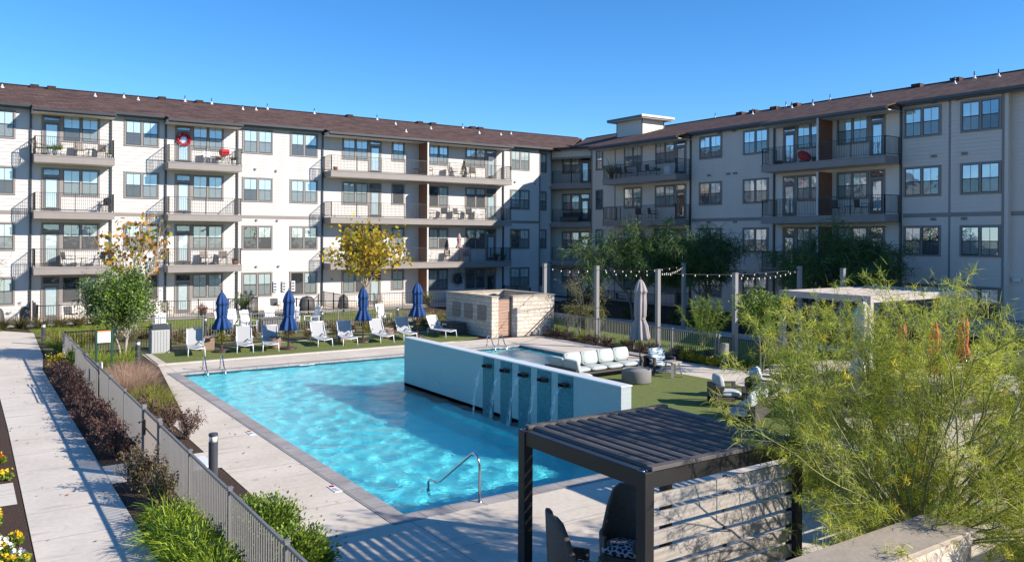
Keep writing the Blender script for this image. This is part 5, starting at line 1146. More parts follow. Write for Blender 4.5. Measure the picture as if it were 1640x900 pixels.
# foreground stone wall and grey wall
t = thing("stone_wall", "rough cream stone wall with a flat cap at the bottom right corner", "wall", (7, 5, 0))
ZT = 1.62
mb = MB(); nx, nz = 64, 26; rng = np.random.default_rng(4); X0, X1, Y0, Y1 = 3.2, 9.25, 4.56, 5.11
def rockface(mb, p0, p1, z1, nrm, seed):
    r_ = np.random.default_rng(seed); nu = int(np.hypot(p1[0]-p0[0], p1[1]-p0[1])/.05)+1; nz = int(z1/.05); G_ = r_.normal(size=(nu+1, nz+1))*.006
    for s_ in (3, 7): 
        g2 = r_.normal(size=((nu//s_)+3, (nz//s_)+3))
        for i in range(nu+1):
            for j in range(nz+1):
                fi, fj = i/s_, j/s_; a, b_ = int(fi), int(fj); u, v = fi-a, fj-b_; G_[i, j] += .007*s_**.6*((g2[a, b_]*(1-u)+g2[a+1, b_]*u)*(1-v)+(g2[a, b_+1]*(1-u)+g2[a+1, b_+1]*u)*v)
    vs = [(p0[0]+(p1[0]-p0[0])*i/nu+nrm[0]*G_[i, j], p0[1]+(p1[1]-p0[1])*i/nu+nrm[1]*G_[i, j], z1*j/nz) for i in range(nu+1) for j in range(nz+1)]
    mb.add(vs, [(i*(nz+1)+j, (i+1)*(nz+1)+j, (i+1)*(nz+1)+j+1, i*(nz+1)+j+1) for i in range(nu) for j in range(nz)])
rockface(mb, (X0, Y0), (X1, Y0), ZT, (0, -1), 1); rockface(mb, (X1, Y0), (X1, Y1), ZT, (1, 0), 2); mb.box((X0, Y0+.03, 0), (X1-.03, Y1, ZT-.005))
m, n, l, b = newmat("rough_stone"); tc = n.new("ShaderNodeTexCoord"); a = mixcol(n, l, noise_ramp(n, l, tc.outputs["Object"], 5, .35, .7, 8), (.62, .53, .43), (.44, .35, .26)); a = mixcol(n, l, noise_ramp(n, l, tc.outputs["Object"], 16, .6, .75, 8), a, (.30, .22, .15)); l.new(a, b.inputs["Base Color"]); b.inputs["Roughness"].default_value = .9
nb = n.new("ShaderNodeTexNoise"); nb.inputs["Scale"].default_value = 9; nb.inputs["Detail"].default_value = 8; l.new(tc.outputs["Object"], nb.inputs["Vector"]); bp = n.new("ShaderNodeBump"); bp.inputs["Strength"].default_value = .9; bp.inputs["Distance"].default_value = .05; l.new(nb.outputs["Fac"], bp.inputs["Height"]); l.new(bp.outputs[0], b.inputs["Normal"])
mb.build("stone_body", "rough_stone", t, world=True)
mb = MB(); mb.rbox((X0, Y0-.03, ZT), (6.2, Y1+.03, ZT+.055), .012); mb.rbox((6.21, Y0-.035, ZT), (X1+.03, Y1+.03, ZT+.055), .012); mb.build("cap", "cap_stone", t, world=True)
t = thing("grey_wall", "smooth grey rendered wall with a pale cap at the right edge, beyond the stone wall", "wall", (11, 3.6, 0)); mat("grey_render", (.27, .255, .24), .85, noise=(1.5, .6, (.21, .20, .19)), bump=(30, .2))
mb = MB(); mb.box((9.35, 3.5, 0), (16, 3.8, 1.66)); mb.build("wall_body", "grey_render", t, world=True); mb = MB(); mb.rbox((9.32, 3.47, 1.66), (16.05, 3.83, 1.71), .008); mb.build("cap", "cap_stone", t, world=True)

# ================================================================ UMBRELLAS
def umbrella(label, loc, H, R_, mname, z_lo, base="bronze", seed=0, group=None, vent=True, baseplate=True):
    t = thing("closed_umbrella", label, "umbrella", loc, seed*.7, group); rs = random.Random(seed)
    mb = MB(); mb.tube([(0, 0, .03), (0, 0, H+.02)], .022, 10); mb.lathe([(.03, H), (.035, H+.03), (.012, H+.09)], (0, 0, 0), 10); mb.build("pole", base, t)
    mb = MB(); ph = rs.random()*6; nf = 8
    def fold(a, z): 
        k = max(0, min(1, (H-z)/(H-z_lo))); return 1+(.07+.20*k)*math.sin(nf*a+ph+.5*math.sin(z*2.1+ph))+.06*math.sin(3*a+z*1.5+ph)
    zt = z_lo+(H-z_lo)*.34; prof = [(.012, H), (.04, H-.03), (.085, H-.14), (.12, H-.28), (.145, H-.42), (.155, H-.50), (.135, H-.515), (.13, H-.62), (.135, (H-.62+zt)/2+.1), (.128, zt+.12), (.112, zt+.04), (.108, zt), (.125, zt-.08), (.165, zt-.24), (.20, z_lo+.16), (.215, z_lo+.03), (.205, z_lo), (.17, z_lo+.03), (.03, z_lo+.25)]
    R_ *= 1.38; prof = [(r*R_, z) for r, z in prof]; mb.lathe(prof, (0, 0, 0), 64, fold=fold); mb.build("canopy", mname, t)
    mb = MB(); mb.lathe([(.125*R_, zt+.035), (.13*R_, zt+.02), (.125*R_, zt-.01)], (0, 0, 0), 20); mb.build("strap", mname, t)
    mb = MB()
    if baseplate: mb.lathe([(.36, 0), (.36, .05), (.30, .085), (.06, .095), (.045, .30), (.03, .30)], (0, 0, 0), 24)
    else:
        for a in range(4): mb.rbox((-.42+.43*(a % 2), -.42+.43*(a//2), 0), (-.01+.43*(a % 2), -.01+.43*(a//2), .16), .015)
    mb.build("base", base if baseplate else "pot_white", t); return t
ZC = .045
umbrella("closed blue umbrella between the two leftmost grey loungers", (9.1, 35.25, .03), 2.52, 1.15, "blue_canvas", .95, seed=1, group="closed blue umbrellas by the loungers")
umbrella("closed blue umbrella beside the brown drum planter, second from the left", (11.78, 34.65, .03), 2.55, 1.18, "blue_canvas", .82, seed=2, group="closed blue umbrellas by the loungers")
umbrella("closed blue umbrella right below the yellow tree", (15.45, 35.1, .03), 2.56, 1.08, "blue_canvas", 1.0, seed=3, group="closed blue umbrellas by the loungers")
umbrella("closed blue umbrella nearest the stone enclosure", (18.45, 35.45, .03), 2.66, 1.2, "blue_canvas", 1.0, seed=4, group="closed blue umbrellas by the loungers")
umbrella("tall closed grey umbrella behind the sofa with a white block base", (21.35, 22.8, .01), 3.34, 1.12, "grey_canvas", 1.05, seed=5, baseplate=False)
umbrella("closed pale umbrella standing among the foliage on the terrace", (22.0, 14.0, .01), 3.05, 1.25, "pale_canvas", .5, seed=6, baseplate=False)
for i, (x, y, h, lb) in enumerate([(24.8, 14.4, 2.35, "closed orange umbrella, the left and thinnest of the three on the terrace"), (25.2, 13.6, 2.4, "closed orange umbrella, the middle one of the three on the terrace"), (28.3, 14.3, 2.45, "closed orange umbrella, the rightmost and tallest looking of the three")]):
    umbrella(lb, (x, y, .01), h, .85 if i else .6, "orange_canvas", .7, seed=7+i, group="closed orange umbrellas")

# ================================================================ LOUNGERS
def lounger(label, loc, rz, group, back=52):
    t = thing("chaise_lounge", label, "lounger", loc, rz, group); w_ = .31; m1 = math.radians(back)
    # feet towards -y, seat hinge at y=.25
    sh = .34; hy, hz = .32, sh; by, bz = hy+.78*math.cos(m1), hz+.78*math.sin(m1)
    mb = MB()
    for sx in (-1, 1):
        mb.tube([(sx*w_, -.95, sh), (sx*w_, -.5, sh-.015), (sx*w_, hy+.30, sh-.01)], .019, 8); mb.tube([(sx*w_, hy, hz), (sx*w_, by, bz)], .018, 8)
    for y in (-.95, .05): mb.tube([(-w_, y, sh), (0, y, sh-.05), (w_, y, sh)], .017, 8)
    mb.tube([(-w_, by, bz), (w_, by, bz)], .017, 8); mb.build("frame", "powder_white", t)
    for sx in (-1, 1):
        for y0_, y1_ in ((-.93, -.99), (hy+.22, hy+.30)):
            mb = MB(); mb.tube([(sx*w_, y0_, sh), (sx*(w_+.015), y1_, .0)], .018, 8); mb.build("leg", "powder_white", t)
        mb = MB(); mb.tube([(sx*(w_+.03), hy-.05, sh), (sx*(w_+.03), hy-.08, sh+.20), (sx*(w_+.03), hy-.36, sh+.21)], .016, 8); mb.rbox((sx*(w_+.03)-.025, hy-.42, sh+.205), (sx*(w_+.03)+.025, hy-.05, sh+.232), .008); mb.build("armrest", "powder_white", t)
    mb = MB(); N = 8
    vs = [(sx*(w_-.01), -.94+(hy+.94)*i/N, sh-.004-.03*math.sin(math.pi*i/N)*.6) for i in range(N+1) for sx in (-1, 1)]; mb.add(vs, [(2*i, 2*i+1, 2*i+3, 2*i+2) for i in range(N)]); mb.smooth = True
    mb.build("seat", "sling_grey", t)
    mb = MB(); vs = []
    for i in range(N+1):
        f = i/N; off = .035*math.sin(math.pi*f)
        for sx in (-1, 1): vs.append((sx*(w_-.01), hy+(by-hy)*f+off*math.sin(m1), hz+(bz-hz)*f-off*math.cos(m1)))
    mb.add(vs, [(2*i, 2*i+1, 2*i+3, 2*i+2) for i in range(N)]); mb.build("backrest", "sling_grey", t)
    return t
LG = "grey sling loungers on the far turf"
L0 = lounger("grey sling lounger at the left end of the turf beside the leftmost umbrella", (8.05, 35.3, .03), R(-10), LG)
for (x, y, rz, lb) in [(10.05, 35.25, R(-14), "grey sling lounger right of the leftmost blue umbrella"), (11.1, 35.05, R(-16), "grey sling lounger directly left of the drum planter and second umbrella"), (13.5, 35.4, R(-8), "grey sling lounger right of the second blue umbrella"), (14.65, 35.15, R(-12), "grey sling lounger left of the third blue umbrella"), (16.35, 35.15, R(-6), "grey sling lounger right of the third blue umbrella, beside a drum planter"), (17.75, 35.35, R(-12), "grey sling lounger left of the fourth umbrella, partly behind the pool wall"), (19.65, 35.35, R(6), "grey sling lounger at the right end of the turf before the stone enclosure")]:
    dup(L0, (x, y, .03), rz, lb)
# planters and boxes near the loungers
def drum(label, loc, r, h, m_="planter_tan", nm="drum_planter", cat="planter"):
    t = thing(nm, label, cat, loc); mb = MB(); mb.lathe([(r*.93, 0), (r, .05), (r, h-.05), (r*.97, h), (r*.9, h), (r*.88, h-.05)], (0, 0, 0), 28); mb.build("body", m_, t); mb = MB(); mb.lathe([(r*.875, h-.06), (r*.87, h-.03)], (0, 0, 0), 24); mb.build("top", m_, t); return t
drum("brown drum side table beside the second blue umbrella", (11.35, 35.15, .03), .28, .50); drum("brown drum side table between the third umbrella and the wall end", (17.1, 35.9, .03), .27, .50)
def planter_box(label, loc, s, m_="planter_tan", rz=0):
    t = thing("planter_box", label, "planter", loc, rz); mb = MB(); a, b_, h = s; q = .04
    mb.rbox((-a, -b_, 0), (a, -b_+q, h), .008); mb.rbox((-a, b_-q, 0), (a, b_, h), .008); mb.rbox((-a, -b_+q, 0), (-a+q, b_-q, h), .008); mb.rbox((a-q, -b_+q, 0), (a, b_-q, h), .008); mb.build("body", m_, t)
    mb = MB(); mb.box((-a+q, -b_+q, .02), (a-q, b_-q, h-.06)); mb.build("soil", "mulch", t)
planter_box("square brown box left of the leftmost blue umbrella, dark on one side", (8.75, 36.4, .03), (.28, .28, .5)); planter_box("square brown box between the fourth and fifth loungers", (15.05, 36.4, .03), (.28, .28, .46))
t = thing("storage_box", "dark wicker storage chest against the stone enclosure", "chest", (20.75, 35.9, .03)); mb = MB(); mb.rbox((-.4, -.6, 0), (.4, .6, .5), .02); mb.build("body", "chair_dark", t); mb = MB(); mb.rbox((-.42, -.62, .505), (.42, .62, .57), .02); mb.build("lid", "chair_dark", t)
t = thing("towel_bin", "tall grey slatted towel bin at the near left turf corner", "bin", (6.85, 36.4, .03)); mb = MB(); mb.rbox((-.36, -.30, 0), (.36, .30, .98), .015)
for k in range(6): mb.box((-.335+k*.115, -.315, .05), (-.24+k*.115, -.301, .94))
mb.build("body", "sling_grey", t); mb = MB(); mb.rbox((-.38, -.32, .985), (.38, .32, 1.03), .01); mb.box((-.30, -.26, 1.031), (.30, .26, 1.18)); mb.build("lid", "bollard_grey", t)
# sign on green posts
t = thing("pool_rules_sign", "white notice board with an orange top strip on two green posts", "sign", (4.2, 32.0, 0)); 
sx0, sx1 = 3.95, 4.45
for x in (sx0, sx1): mb = MB(); mb.rbox((x-.035, 32-.035, 0), (x+.035, 32+.035, 1.56), .006); mb.build("post", "sign_green", t, world=True)
mb = MB(); mb.box((sx0+.036, 31.985, 1.10), (sx1-.036, 32.015, 1.48)); mb.build("board", "sign_white", t, world=True); mb = MB(); mb.box((sx0+.036, 31.975, 1.481), (sx1-.036, 32.025, 1.53)); mb.build("top_strip", "sign_orange", t, world=True)
mb = MB()
for k in range(6): mb.box((sx0+.08, 31.981, 1.14+k*.05), (sx1-.08-.06*(k % 3), 31.984, 1.152+k*.05))
mb.build("text_lines", "trim_taupe", t, world=True)
t = thing("marker_board", "small white marker board just inside the walkway fence", "board", (3.62, 27.9, 0)); mb = MB(); mb.tube([(3.62, 27.9, 0), (3.62, 27.9, .7)], .02, 6); mb.build("post", "pvc_white", t, world=True); mb = MB(); mb.rbox((3.56, 27.7, .62), (3.60, 28.0, 1.0), .012); mb.build("board", "sign_white", t, world=True)

# bollard lights
def bollard(label, loc, h=.95, r=.09):
    t = thing("bollard_light", label, "bollard", loc); mb = MB(); mb.lathe([(r+.03, 0), (r+.03, .012), (r, .014), (r, h-.17)], (0, 0, 0), 24, smooth=False); mb.build("shaft", "bollard_grey", t)
    mb = MB(); mb.lathe([(r*.86, h-.17), (r*.86, h-.055)], (0, 0, 0), 24); mb.build("lens", "lamp_glass", t)
    mb = MB(); mb.lathe([(r, h-.055), (r, h-.01), (r*.9, h)], (0, 0, 0), 24, smooth=False); 
    for k in range(3): a = k*2.09; mb.beam((r*.92*math.cos(a), r*.92*math.sin(a), h-.17), (r*.92*math.cos(a), r*.92*math.sin(a), h-.055), .015)
    mb.build("cap", "bollard_grey", t)
for (x, y, lb) in [(4.17, 16.75, "dark bollard light in the mulch bed beside the near left deck"), (5.52, 33.3, "dark bollard light in the mulch just below the green tree"), (3.05, 42.0, "dark bollard light among the grasses at the far end of the walkway"), (9.85, 41.2, "dark bollard light behind the leftmost blue umbrella"), (20.4, 41.6, "dark bollard light behind the fourth umbrella fence"), (25.4, 18.7, "dark bollard light on the path right of the young tree"), (15.9, 41.5, "dark bollard light between the rocking chairs and the third umbrella")]: bollard(lb, (x, y, 0))
bollard("lit pale topped bollard light in the shade behind the second string light post", (30.0, 35.5, 0), .95)

# ================================================================ CHAIRS AND SOFAS
def slat_chair(label, loc, rz, rocker=True, group=None):
    t = thing("rocking_chair" if rocker else "adirondack_chair", label, "chair", loc, rz, group); mt = "powder_white"; z0 = .06 if rocker else 0; sh = .42+z0
    mb = MB()
    for k in range(6): mb.beam((-.25, -.25+k*.09, sh-.012*k), (.25, -.25+k*.09, sh-.012*k), .075, .02)
    mb.build("seat", mt, t); mb = MB()
    for k in range(6): x = -.21+k*.084; mb.beam((x, .22, sh-.05), (x*1.08, .46, sh+.72+(.03 if k in (2, 3) else 0)), .065, .018, up=(0, 1, 0))
    mb.beam((-.26, .45, sh+.66), (.26, .45, sh+.66), .02, .07); mb.beam((-.25, .28, sh+.12), (.25, .28, sh+.12), .02, .06); mb.build("backrest", mt, t)
    for sx in (-1, 1):
        mb = MB(); mb.beam((sx*.30, -.28, sh+.22), (sx*.30, .36, sh+.22), .09, .022); mb.build("armrest", mt, t)
        for y in (-.24, .26): mb = MB(); mb.beam((sx*.29, y, z0*.6), (sx*.29, y, sh+.21), .05, .035); mb.build("leg", mt, t)
        if rocker:
            mb = MB(); pts = [(-.5+.11*i) for i in range(11)]
            for a, b_ in zip(pts[:-1], pts[1:]): mb.beam((sx*.29, a, .03+.16*a*a), (sx*.29, b_, .03+.16*b_*b_), .03, .045)
            mb.build("rocker", mt, t)
    return t
RG = "white rocking chairs behind the loungers"
r0 = slat_chair("white slatted rocking chair just right of the leftmost blue umbrella", (10.75, 41.1, 0), R(35), True, RG)
for x, y, rz, lb in [(11.5, 41.9, R(15), "white slatted rocking chair second from the left in the row"), (11.9, 40.95, R(20), "white slatted rocking chair third in the row, turned to the pool"), (13.5, 42.4, R(0), "white slatted rocking chair seen from its front, behind the grey table"), (14.5, 41.9, R(-25), "white slatted rocking chair directly behind the second umbrella"), (15.4, 41.7, R(-75), "white slatted rocking chair seen side on, right of the second umbrella")]: dup(r0, (x, y, 0), rz, lb)
slat_chair("white slatted lawn chair left of the loungers behind the grey bin", (8.0, 42.2, 0), R(-10), False); slat_chair("white slatted lawn chair behind the fence between the third and fourth umbrellas", (19.6, 41.7, 0), R(10), False)
t = thing("grey_table", "grey boxy table in front of the rocking chairs", "table", (13.1, 41.25, 0)); mb = MB(); mb.rbox((-.62, -.4, .72), (.62, .4, .78), .01); mb.build("top", "concrete_drum", t); mb = MB(); mb.rbox((-.56, -.34, 0), (.56, .34, .715), .02); mb.build("base", "concrete_drum", t)
def patio_chair(label, loc, rz, m_="chair_taupe", group=None, frame="chair_dark"):
    t = thing("patio_chair", label, "chair", loc, rz, group); mb = MB(); mb.rbox((-.25, -.25, .40), (.25, .25, .44), .012); mb.build("seat", m_, t)
    mb = MB(); mb.rbox((-.25, .235, .44), (.25, .27, .90), .012, Tm((0, 0, 0), 0, R(-8))); mb.build("backrest", m_, t)
    for sx in (-1, 1):
        mb = MB(); mb.tube([(sx*.27, -.24, 0), (sx*.27, -.24, .62), (sx*.27, .22, .64)], .014, 6); mb.build("armrest", frame, t)
        mb = MB(); mb.tube([(sx*.25, .25, .41), (sx*.27, .30, 0)], .014, 6); mb.build("leg", frame, t)
    return t
pc = {}
def pchair(kind, label, loc, rz):
    m_ = {"tan": "chair_taupe", "black": "chair_dark", "white": "powder_white"}[kind]
    if kind not in pc: pc[kind] = patio_chair(label, loc, rz, m_, None, m_ if kind == "white" else "chair_dark"); return pc[kind]
    return dup(pc[kind], loc, rz, label)
tb = [None]
def ptable(label, loc, r=.3, h=.5):
    if tb[0]: return dup(tb[0], loc, 0, label)
    t = thing("side_table", label, "table", loc); mb = MB(); mb.lathe([(r, h-.02), (r, h)], (0, 0, 0), 20, smooth=False); mb.build("top", "chair_dark", t)
    for k in range(3): a = k*2.09; mb = MB(); mb.tube([(r*.7*math.cos(a), r*.7*math.sin(a), 0), (r*.4*math.cos(a), r*.4*math.sin(a), h-.02)], .013, 6); mb.build("leg", "chair_dark", t)
    tb[0] = t; return t
def pot(label, loc, r, h, m_, mats, ph=.45, seed=0, name="potted_plant"):
    t = thing(name, label, "plant", loc); mb = MB(); mb.lathe([(r*.72, 0), (r, h*.9), (r*1.07, h), (r*.9, h), (r*.88, h-.03)], (0, 0, 0), 16); mb.build("pot", m_, t)
    V, F, mi, mm = grass_clump(r*1.6, ph, mats, 120, 700+seed, .03, .7, .7); npmesh("leaves", V+np.array([0, 0, h-.04]), F, mm, t, mi)
    mb = MB(); mb.lathe([(r*.87, h-.05), (r*.86, h-.03)], (0, 0, 0), 14); mb.build("soil", "mulch", t); return t
LZ = FL[1]+.0; BY = LY-.75
Lg = [("leaf_bright", .6), ("leaf_green", .4)]
# left wing balconies (x, level)
for (x, f, rz, kd, lb) in [(3.75, 3, 60, "tan", "beige patio chair at the left end of the top left balcony, behind the pots"), (5.75, 3, 10, "tan", "beige patio chair in the middle of the top left balcony"), (6.75, 3, -30, "tan", "beige patio chair at the right end of the top left balcony"), (7.0, 2, -40, "black", "black bicycle like chair at the right end of the left column's third floor balcony"), (5.2, 1, 60, "black", "dark chair near the door on the left column's second floor balcony"), (6.7, 1, -60, "black", "dark chair at the right on the left column's second floor balcony"),
        (12.9, 1, 10, "tan", "brown patio chair, the left of two on the second column's second floor balcony"), (13.9, 1, -20, "tan", "brown patio chair, the right of two on the second column's second floor balcony"), (13.1, 3, 20, "white", "white rocker style chair on the top balcony below the red wreath"), (14.0, 3, -15, "white", "white chair draped in red at the right of the wreath balcony"),
        (28.95, 3, 60, "tan", "beige chair just right of the top floor privacy screen on the long balcony"), (31.0, 3, 30, "tan", "beige chair left of the small Christmas tree on the long top balcony"), (32.7, 3, -30, "tan", "beige chair right of the small Christmas tree on the long top balcony"),
        (29.2, 2, 40, "black", "black wire chair closest to the screen on the long third floor balcony"), (30.3, 2, -20, "black", "second black wire chair on the long third floor balcony"), (31.5, 2, 15, "black", "third black wire chair on the long third floor balcony"), (32.5, 2, -15, "black", "fourth black wire chair on the long third floor balcony"), (33.6, 2, 30, "white", "white chair near the right end of the long third floor balcony"),
        (29.1, 1, 20, "white", "white chair beside the screen on the long second floor balcony"), (30.8, 1, 10, "tan", "brown wicker chair left of the pink umbrella on the long second floor balcony"), (32.3, 1, -10, "tan", "brown wicker chair right of the pink umbrella on the long second floor balcony")]:
    pchair(kd, lb, (x, BY, FL[f]), R(rz))
ptable("small dark table left of the privacy screen on the long top balcony", (27.9, BY, FL[3])); ptable("small table between the pair of brown chairs on the second column's balcony", (13.4, BY-.1, FL[1])); ptable("small white topped table by the door on the left column's second floor balcony", (5.9, BY, FL[1])); ptable("low table between the beige chairs on the top left balcony", (6.25, BY-.1, FL[3]))
pot("green strap plant in a white pot on the top left balcony by the front rail", (4.55, BY-.4, FL[3]), .16, .3, "pot_white", Lg, .55, 1); pot("leafy plant in a white pot nearest the door of the top left balcony", (4.2, BY-.2, FL[3]), .2, .34, "pot_white", Lg, .4, 2); pot("small plant in a white pot at the right end of the top left balcony", (7.25, BY-.3, FL[3]), .12, .22, "pot_white", Lg, .25, 3)
pot("terracotta pot at the left end of the long top balcony", (21.4, LY-1.15, FL[3]), .17, .24, "terracotta", [("leaf_brown", 1)], .1, 4); pot("red pot at the right end of the second column's second floor balcony", (14.6, BY-.3, FL[1]), .16, .24, "terracotta", [("leaf_brown", 1)], .25, 5); pot("plant in a dark pot at the right end of the long second floor balcony", (34.8, BY-.2, FL[1]), .18, .3, "pot_dark", [("leaf_green", 1)], .5, 6); pot("small brown planter at the right part of the long top balcony", (34.2, LY-1.1, FL[3]), .2, .2, "planter_tan", [("leaf_brown", 1)], .15, 7); pot("dark leaved plant at the corner post of the long second floor balcony", (35.6, BY, FL[1]), .15, .25, "pot_dark", [("leaf_green", 1)], .4, 8); pot("teal toned plant pot low on the long third floor balcony", (34.4, BY-.4, FL[2]), .2, .22, "teal_cloth", [("leaf_green", 1)], .2, 9); pot("flowering plant beside the red draped chair on the wreath balcony", (13.55, BY-.35, FL[3]), .14, .25, "pot_white", [("petal_red", .3), ("leaf_green", .7)], .35, 10); pot("blue green plant at the right end of the wreath balcony", (14.5, BY-.3, FL[3]), .16, .3, "pot_white", [("leaf_willow", 1)], .4, 11)
# wreath
def wreath(label, loc, r, mats, W=.05):
    rng = np.random.default_rng(5); a = rng.uniform(0, 2*np.pi, 700); P = np.stack([np.cos(a)*r, np.zeros(700), np.sin(a)*r], 1)+rng.normal(size=(700, 3))*W*np.array([1, .5, 1]); V, F = leaf_quads(P, rng.normal(size=P.shape), .09, .06, rng); mi = rng.choice(len(mats), len(F), p=[m_[1] for m_ in mats])
    t = thing("wreath", label, "wreath", loc); npmesh("greenery", V, F, [m_[0] for m_ in mats], t, mi); mb = MB(); mb.tube([(r*math.cos(k*.3927), 0, r*math.sin(k*.3927)) for k in range(17)], .035, 6); mb.build("ring", mats[0][0], t)
mat("red_ribbon", (.50, .012, .03), .6)
wreath("round red wreath hanging on the top floor door of the second balcony column", (11.65, LY-.14, FL[3]+1.52), .33, [("red_ribbon", .95), ("petal_white", .05)], .06)
wreath("dark metal leaf wall ornament on the ground floor wall left of the corner windows", (31.8, LY-.1, FL[0]+1.75), .3, [("chair_dark", 1)], .16)
t = tag(MB().rbox((13.72, LY-1.0, FL[3]+.6), (14.28, LY-.55, FL[3]+1.0), .06).build("red_throw", "red_cloth"), "red throw folded over the white chair on the wreath balcony", "throw")
# small Christmas tree
t = thing("christmas_tree", "small dark decorated Christmas tree on the long top floor balcony", "tree", (31.9, BY-.1, FL[3])); rng = np.random.default_rng(8); h_ = rng.random(1400); a = rng.uniform(0, 6.28, 1400); q = (1-h_)*.34*rng.uniform(.4, 1, 1400); P = np.stack([q*np.cos(a), q*np.sin(a), .25+h_*1.15], 1); D = np.stack([np.cos(a), np.sin(a), np.full(1400, -.2)], 1); V, F = leaf_quads(P, D, .10, .03, rng); npmesh("foliage", V, F, ["leaf_willow", "petal_white", "petal_red"], t, rng.choice(3, len(F), p=[.8, .1, .1])); mb = MB(); mb.tube([(0, 0, 0), (0, 0, 1.3)], .02, 6); mb.lathe([(.16, 0), (.18, .22), (.16, .22)], (0, 0, 0), 12); mb.build("stand", "pot_dark", t)
umbrella("small closed pink umbrella on the long second floor balcony", (31.5, BY-.1, FL[1]), 2.15, .75, "pink_canvas", 1.0, seed=12)
# right wing balconies
BX = RX-.75
for (y, f, rz, kd, lb) in [(47.2, 3, 110, "black", "dark cushioned chair at the left of the corner side top balcony"), (46.2, 3, 70, "black", "second dark chair on the corner side top balcony"), (44.9, 3, 100, "tan", "grey brown chair in the middle of the corner side top balcony"), (43.9, 3, 80, "black", "dark chair left of the green plant on the corner side top balcony"), (45.0, 2, 110, "black", "dark chair with a white ornament on the corner side third floor balcony"), (43.6, 2, 70, "black", "dark chair right of the ornament on the corner side third floor balcony"),
        (28.6, 2, 110, "black", "dark metal chair left of the small table on the shaded third floor balcony"), (26.9, 2, 70, "black", "dark metal chair right of the small table on the shaded third floor balcony"), (28.4, 1, 110, "black", "black chair on the shaded second floor balcony, behind the trees"), (27.3, 1, 80, "black", "black chair right of its twin on the shaded second floor balcony")]:
    pchair(kd, lb, (BX, y, FL[f]), R(rz))
ptable("small table between two dark chairs on the shaded third floor balcony", (BX, 27.75, FL[2])); pot("green plant in a white pot on the corner side top balcony", (RX-1.1, 42.9, FL[3]), .2, .3, "pot_white", Lg, .45, 21); pot("tall thin bare plant at the left end of the corner side top balcony", (RX-1.0, 48.0, FL[3]), .18, .3, "pot_dark", [("leaf_olive", 1)], 1.5, 22); pot("dark low planter at the left end of the shaded wing's wide top balcony", (RX-1.1, 32.3, FL[3]), .3, .15, "pot_dark", [("leaf_willow", 1)], .2, 23)
t = tag(MB().rbox((BX-.3, 41.7, FL[3]), (BX+.2, 42.3, FL[3]+.62), .04).build("storage_bin", "pot_white"), "white box at the right end of the corner side top balcony", "box")
t = thing("covered_bundle", "red and black covered bundle leaning on the shaded top balcony beside the privacy screen", "bundle", (BX-.2, 30.5, FL[3])); mb = MB(); mb.lathe([(.02, 0), (.22, .15), (.30, .45), (.24, .8), (.04, 1.0)], (0, 0, 0), 16, Tm((0, -.35, .12), 0, R(-58))); mb.build("cover", "red_cloth", t); mb = MB(); mb.rbox((-.15, -.2, 0), (.15, .35, .14), .03); mb.build("stand", "chair_dark", t)
pot("small dark pot beside the privacy screen on the shaded top balcony", (RX-1.1, 29.8, FL[3]), .14, .25, "pot_dark", [("leaf_willow", 1)], .1, 24)
# corner balconies: a dark sofa low on the third floor one
t = thing("balcony_sofa", "dark low sofa on the recessed corner balcony, third floor", "sofa", (41.95, 53.3, FL[2]), math.atan2(dv.y, dv.x)); mb = MB(); mb.rbox((-.85, -.2, 0), (.85, .35, .40), .04); mb.build("seat", "chair_dark", t); mb = MB(); mb.rbox((-.85, .352, .1), (.85, .52, .78), .04); mb.build("backrest", "chair_dark", t)
# ground floor patios of the white wing
GY = 52.6
for (x, y, rz, kd, lb) in [(5.2, 52.4, 30, "black", "black patio chair left of the doorway table on the leftmost patio"), (6.1, 52.3, -20, "black", "black patio chair in the middle of the leftmost patio"), (7.1, 52.5, 20, "black", "black patio chair at the right of the leftmost patio"), (10.3, 52.3, 10, "tan", "brown chair on the patio behind the white lawn chair"), (22.9, 52.2, 20, "white", "white patio chair behind the ramp railing"), (24.3, 52.4, -10, "tan", "brown patio chair with red cushion behind the ramp railing"), (33.5, 52.3, 20, "black", "black chair on the shaded patio right of the stone enclosure"), (35.2, 52.4, -20, "black", "second black chair on the shaded patio right of the stone enclosure"), (13.0, 52.3, 30, "white", "white chair behind the red poinsettia on the ground floor patio"), (17.0, 52.6, 0, "black", "black chair by the wall left of the ramp railing")]: pchair(kd, lb, (x, y, .02), R(rz))
pot("bushy plant with red flowers on the ground floor patio behind the leftmost umbrella", (12.1, 51.2, .02), .22, .4, "pot_dark", [("petal_red", .5), ("leaf_green", .5)], .5, 31); pot("tall leafy plant by the patio rail just right of the leftmost umbrella", (14.5, 51.1, .02), .2, .5, "pot_dark", Lg, 1.2, 32); pot("green plant by the patio rail right of the small gate behind the fourth umbrella", (27.5, 51.1, .02), .2, .4, "pot_dark", Lg, .8, 33); pot("small plant on the patio behind the fourth umbrella", (29.6, 51.2, .02), .2, .3, "terracotta", Lg, .5, 34)
for (x, y, w2, lb) in [(1.6, 52.0, .55, "covered dark grill on the patio at the left edge"), (2.9, 52.3, .45, "dark covered furniture beside the left edge patio grill"), (19.0, 52.3, .9, "long black covered furniture under the wall left of the ramp railing"), (21.4, 51.9, .6, "dark round backed covered chair at the downspout corner")]:
    t = thing("covered_furniture", lb, "cover", (x, y, .02)); mb = MB(); mb.lathe([(.62, 0), (.60, .35), (.52, .75), (.36, .92), (.06, .98)], (0, 0, 0), 18, Matrix.Diagonal((w2, .55, 1, 1)), fold=lambda a, z: 1+.06*math.sin(5*a+z*4)); mb.build("cover", "chair_dark", t); mb = MB(); mb.box((-w2*.55, -.25, 0), (w2*.55, .25, .05)); mb.build("skirt", "black_metal", t)
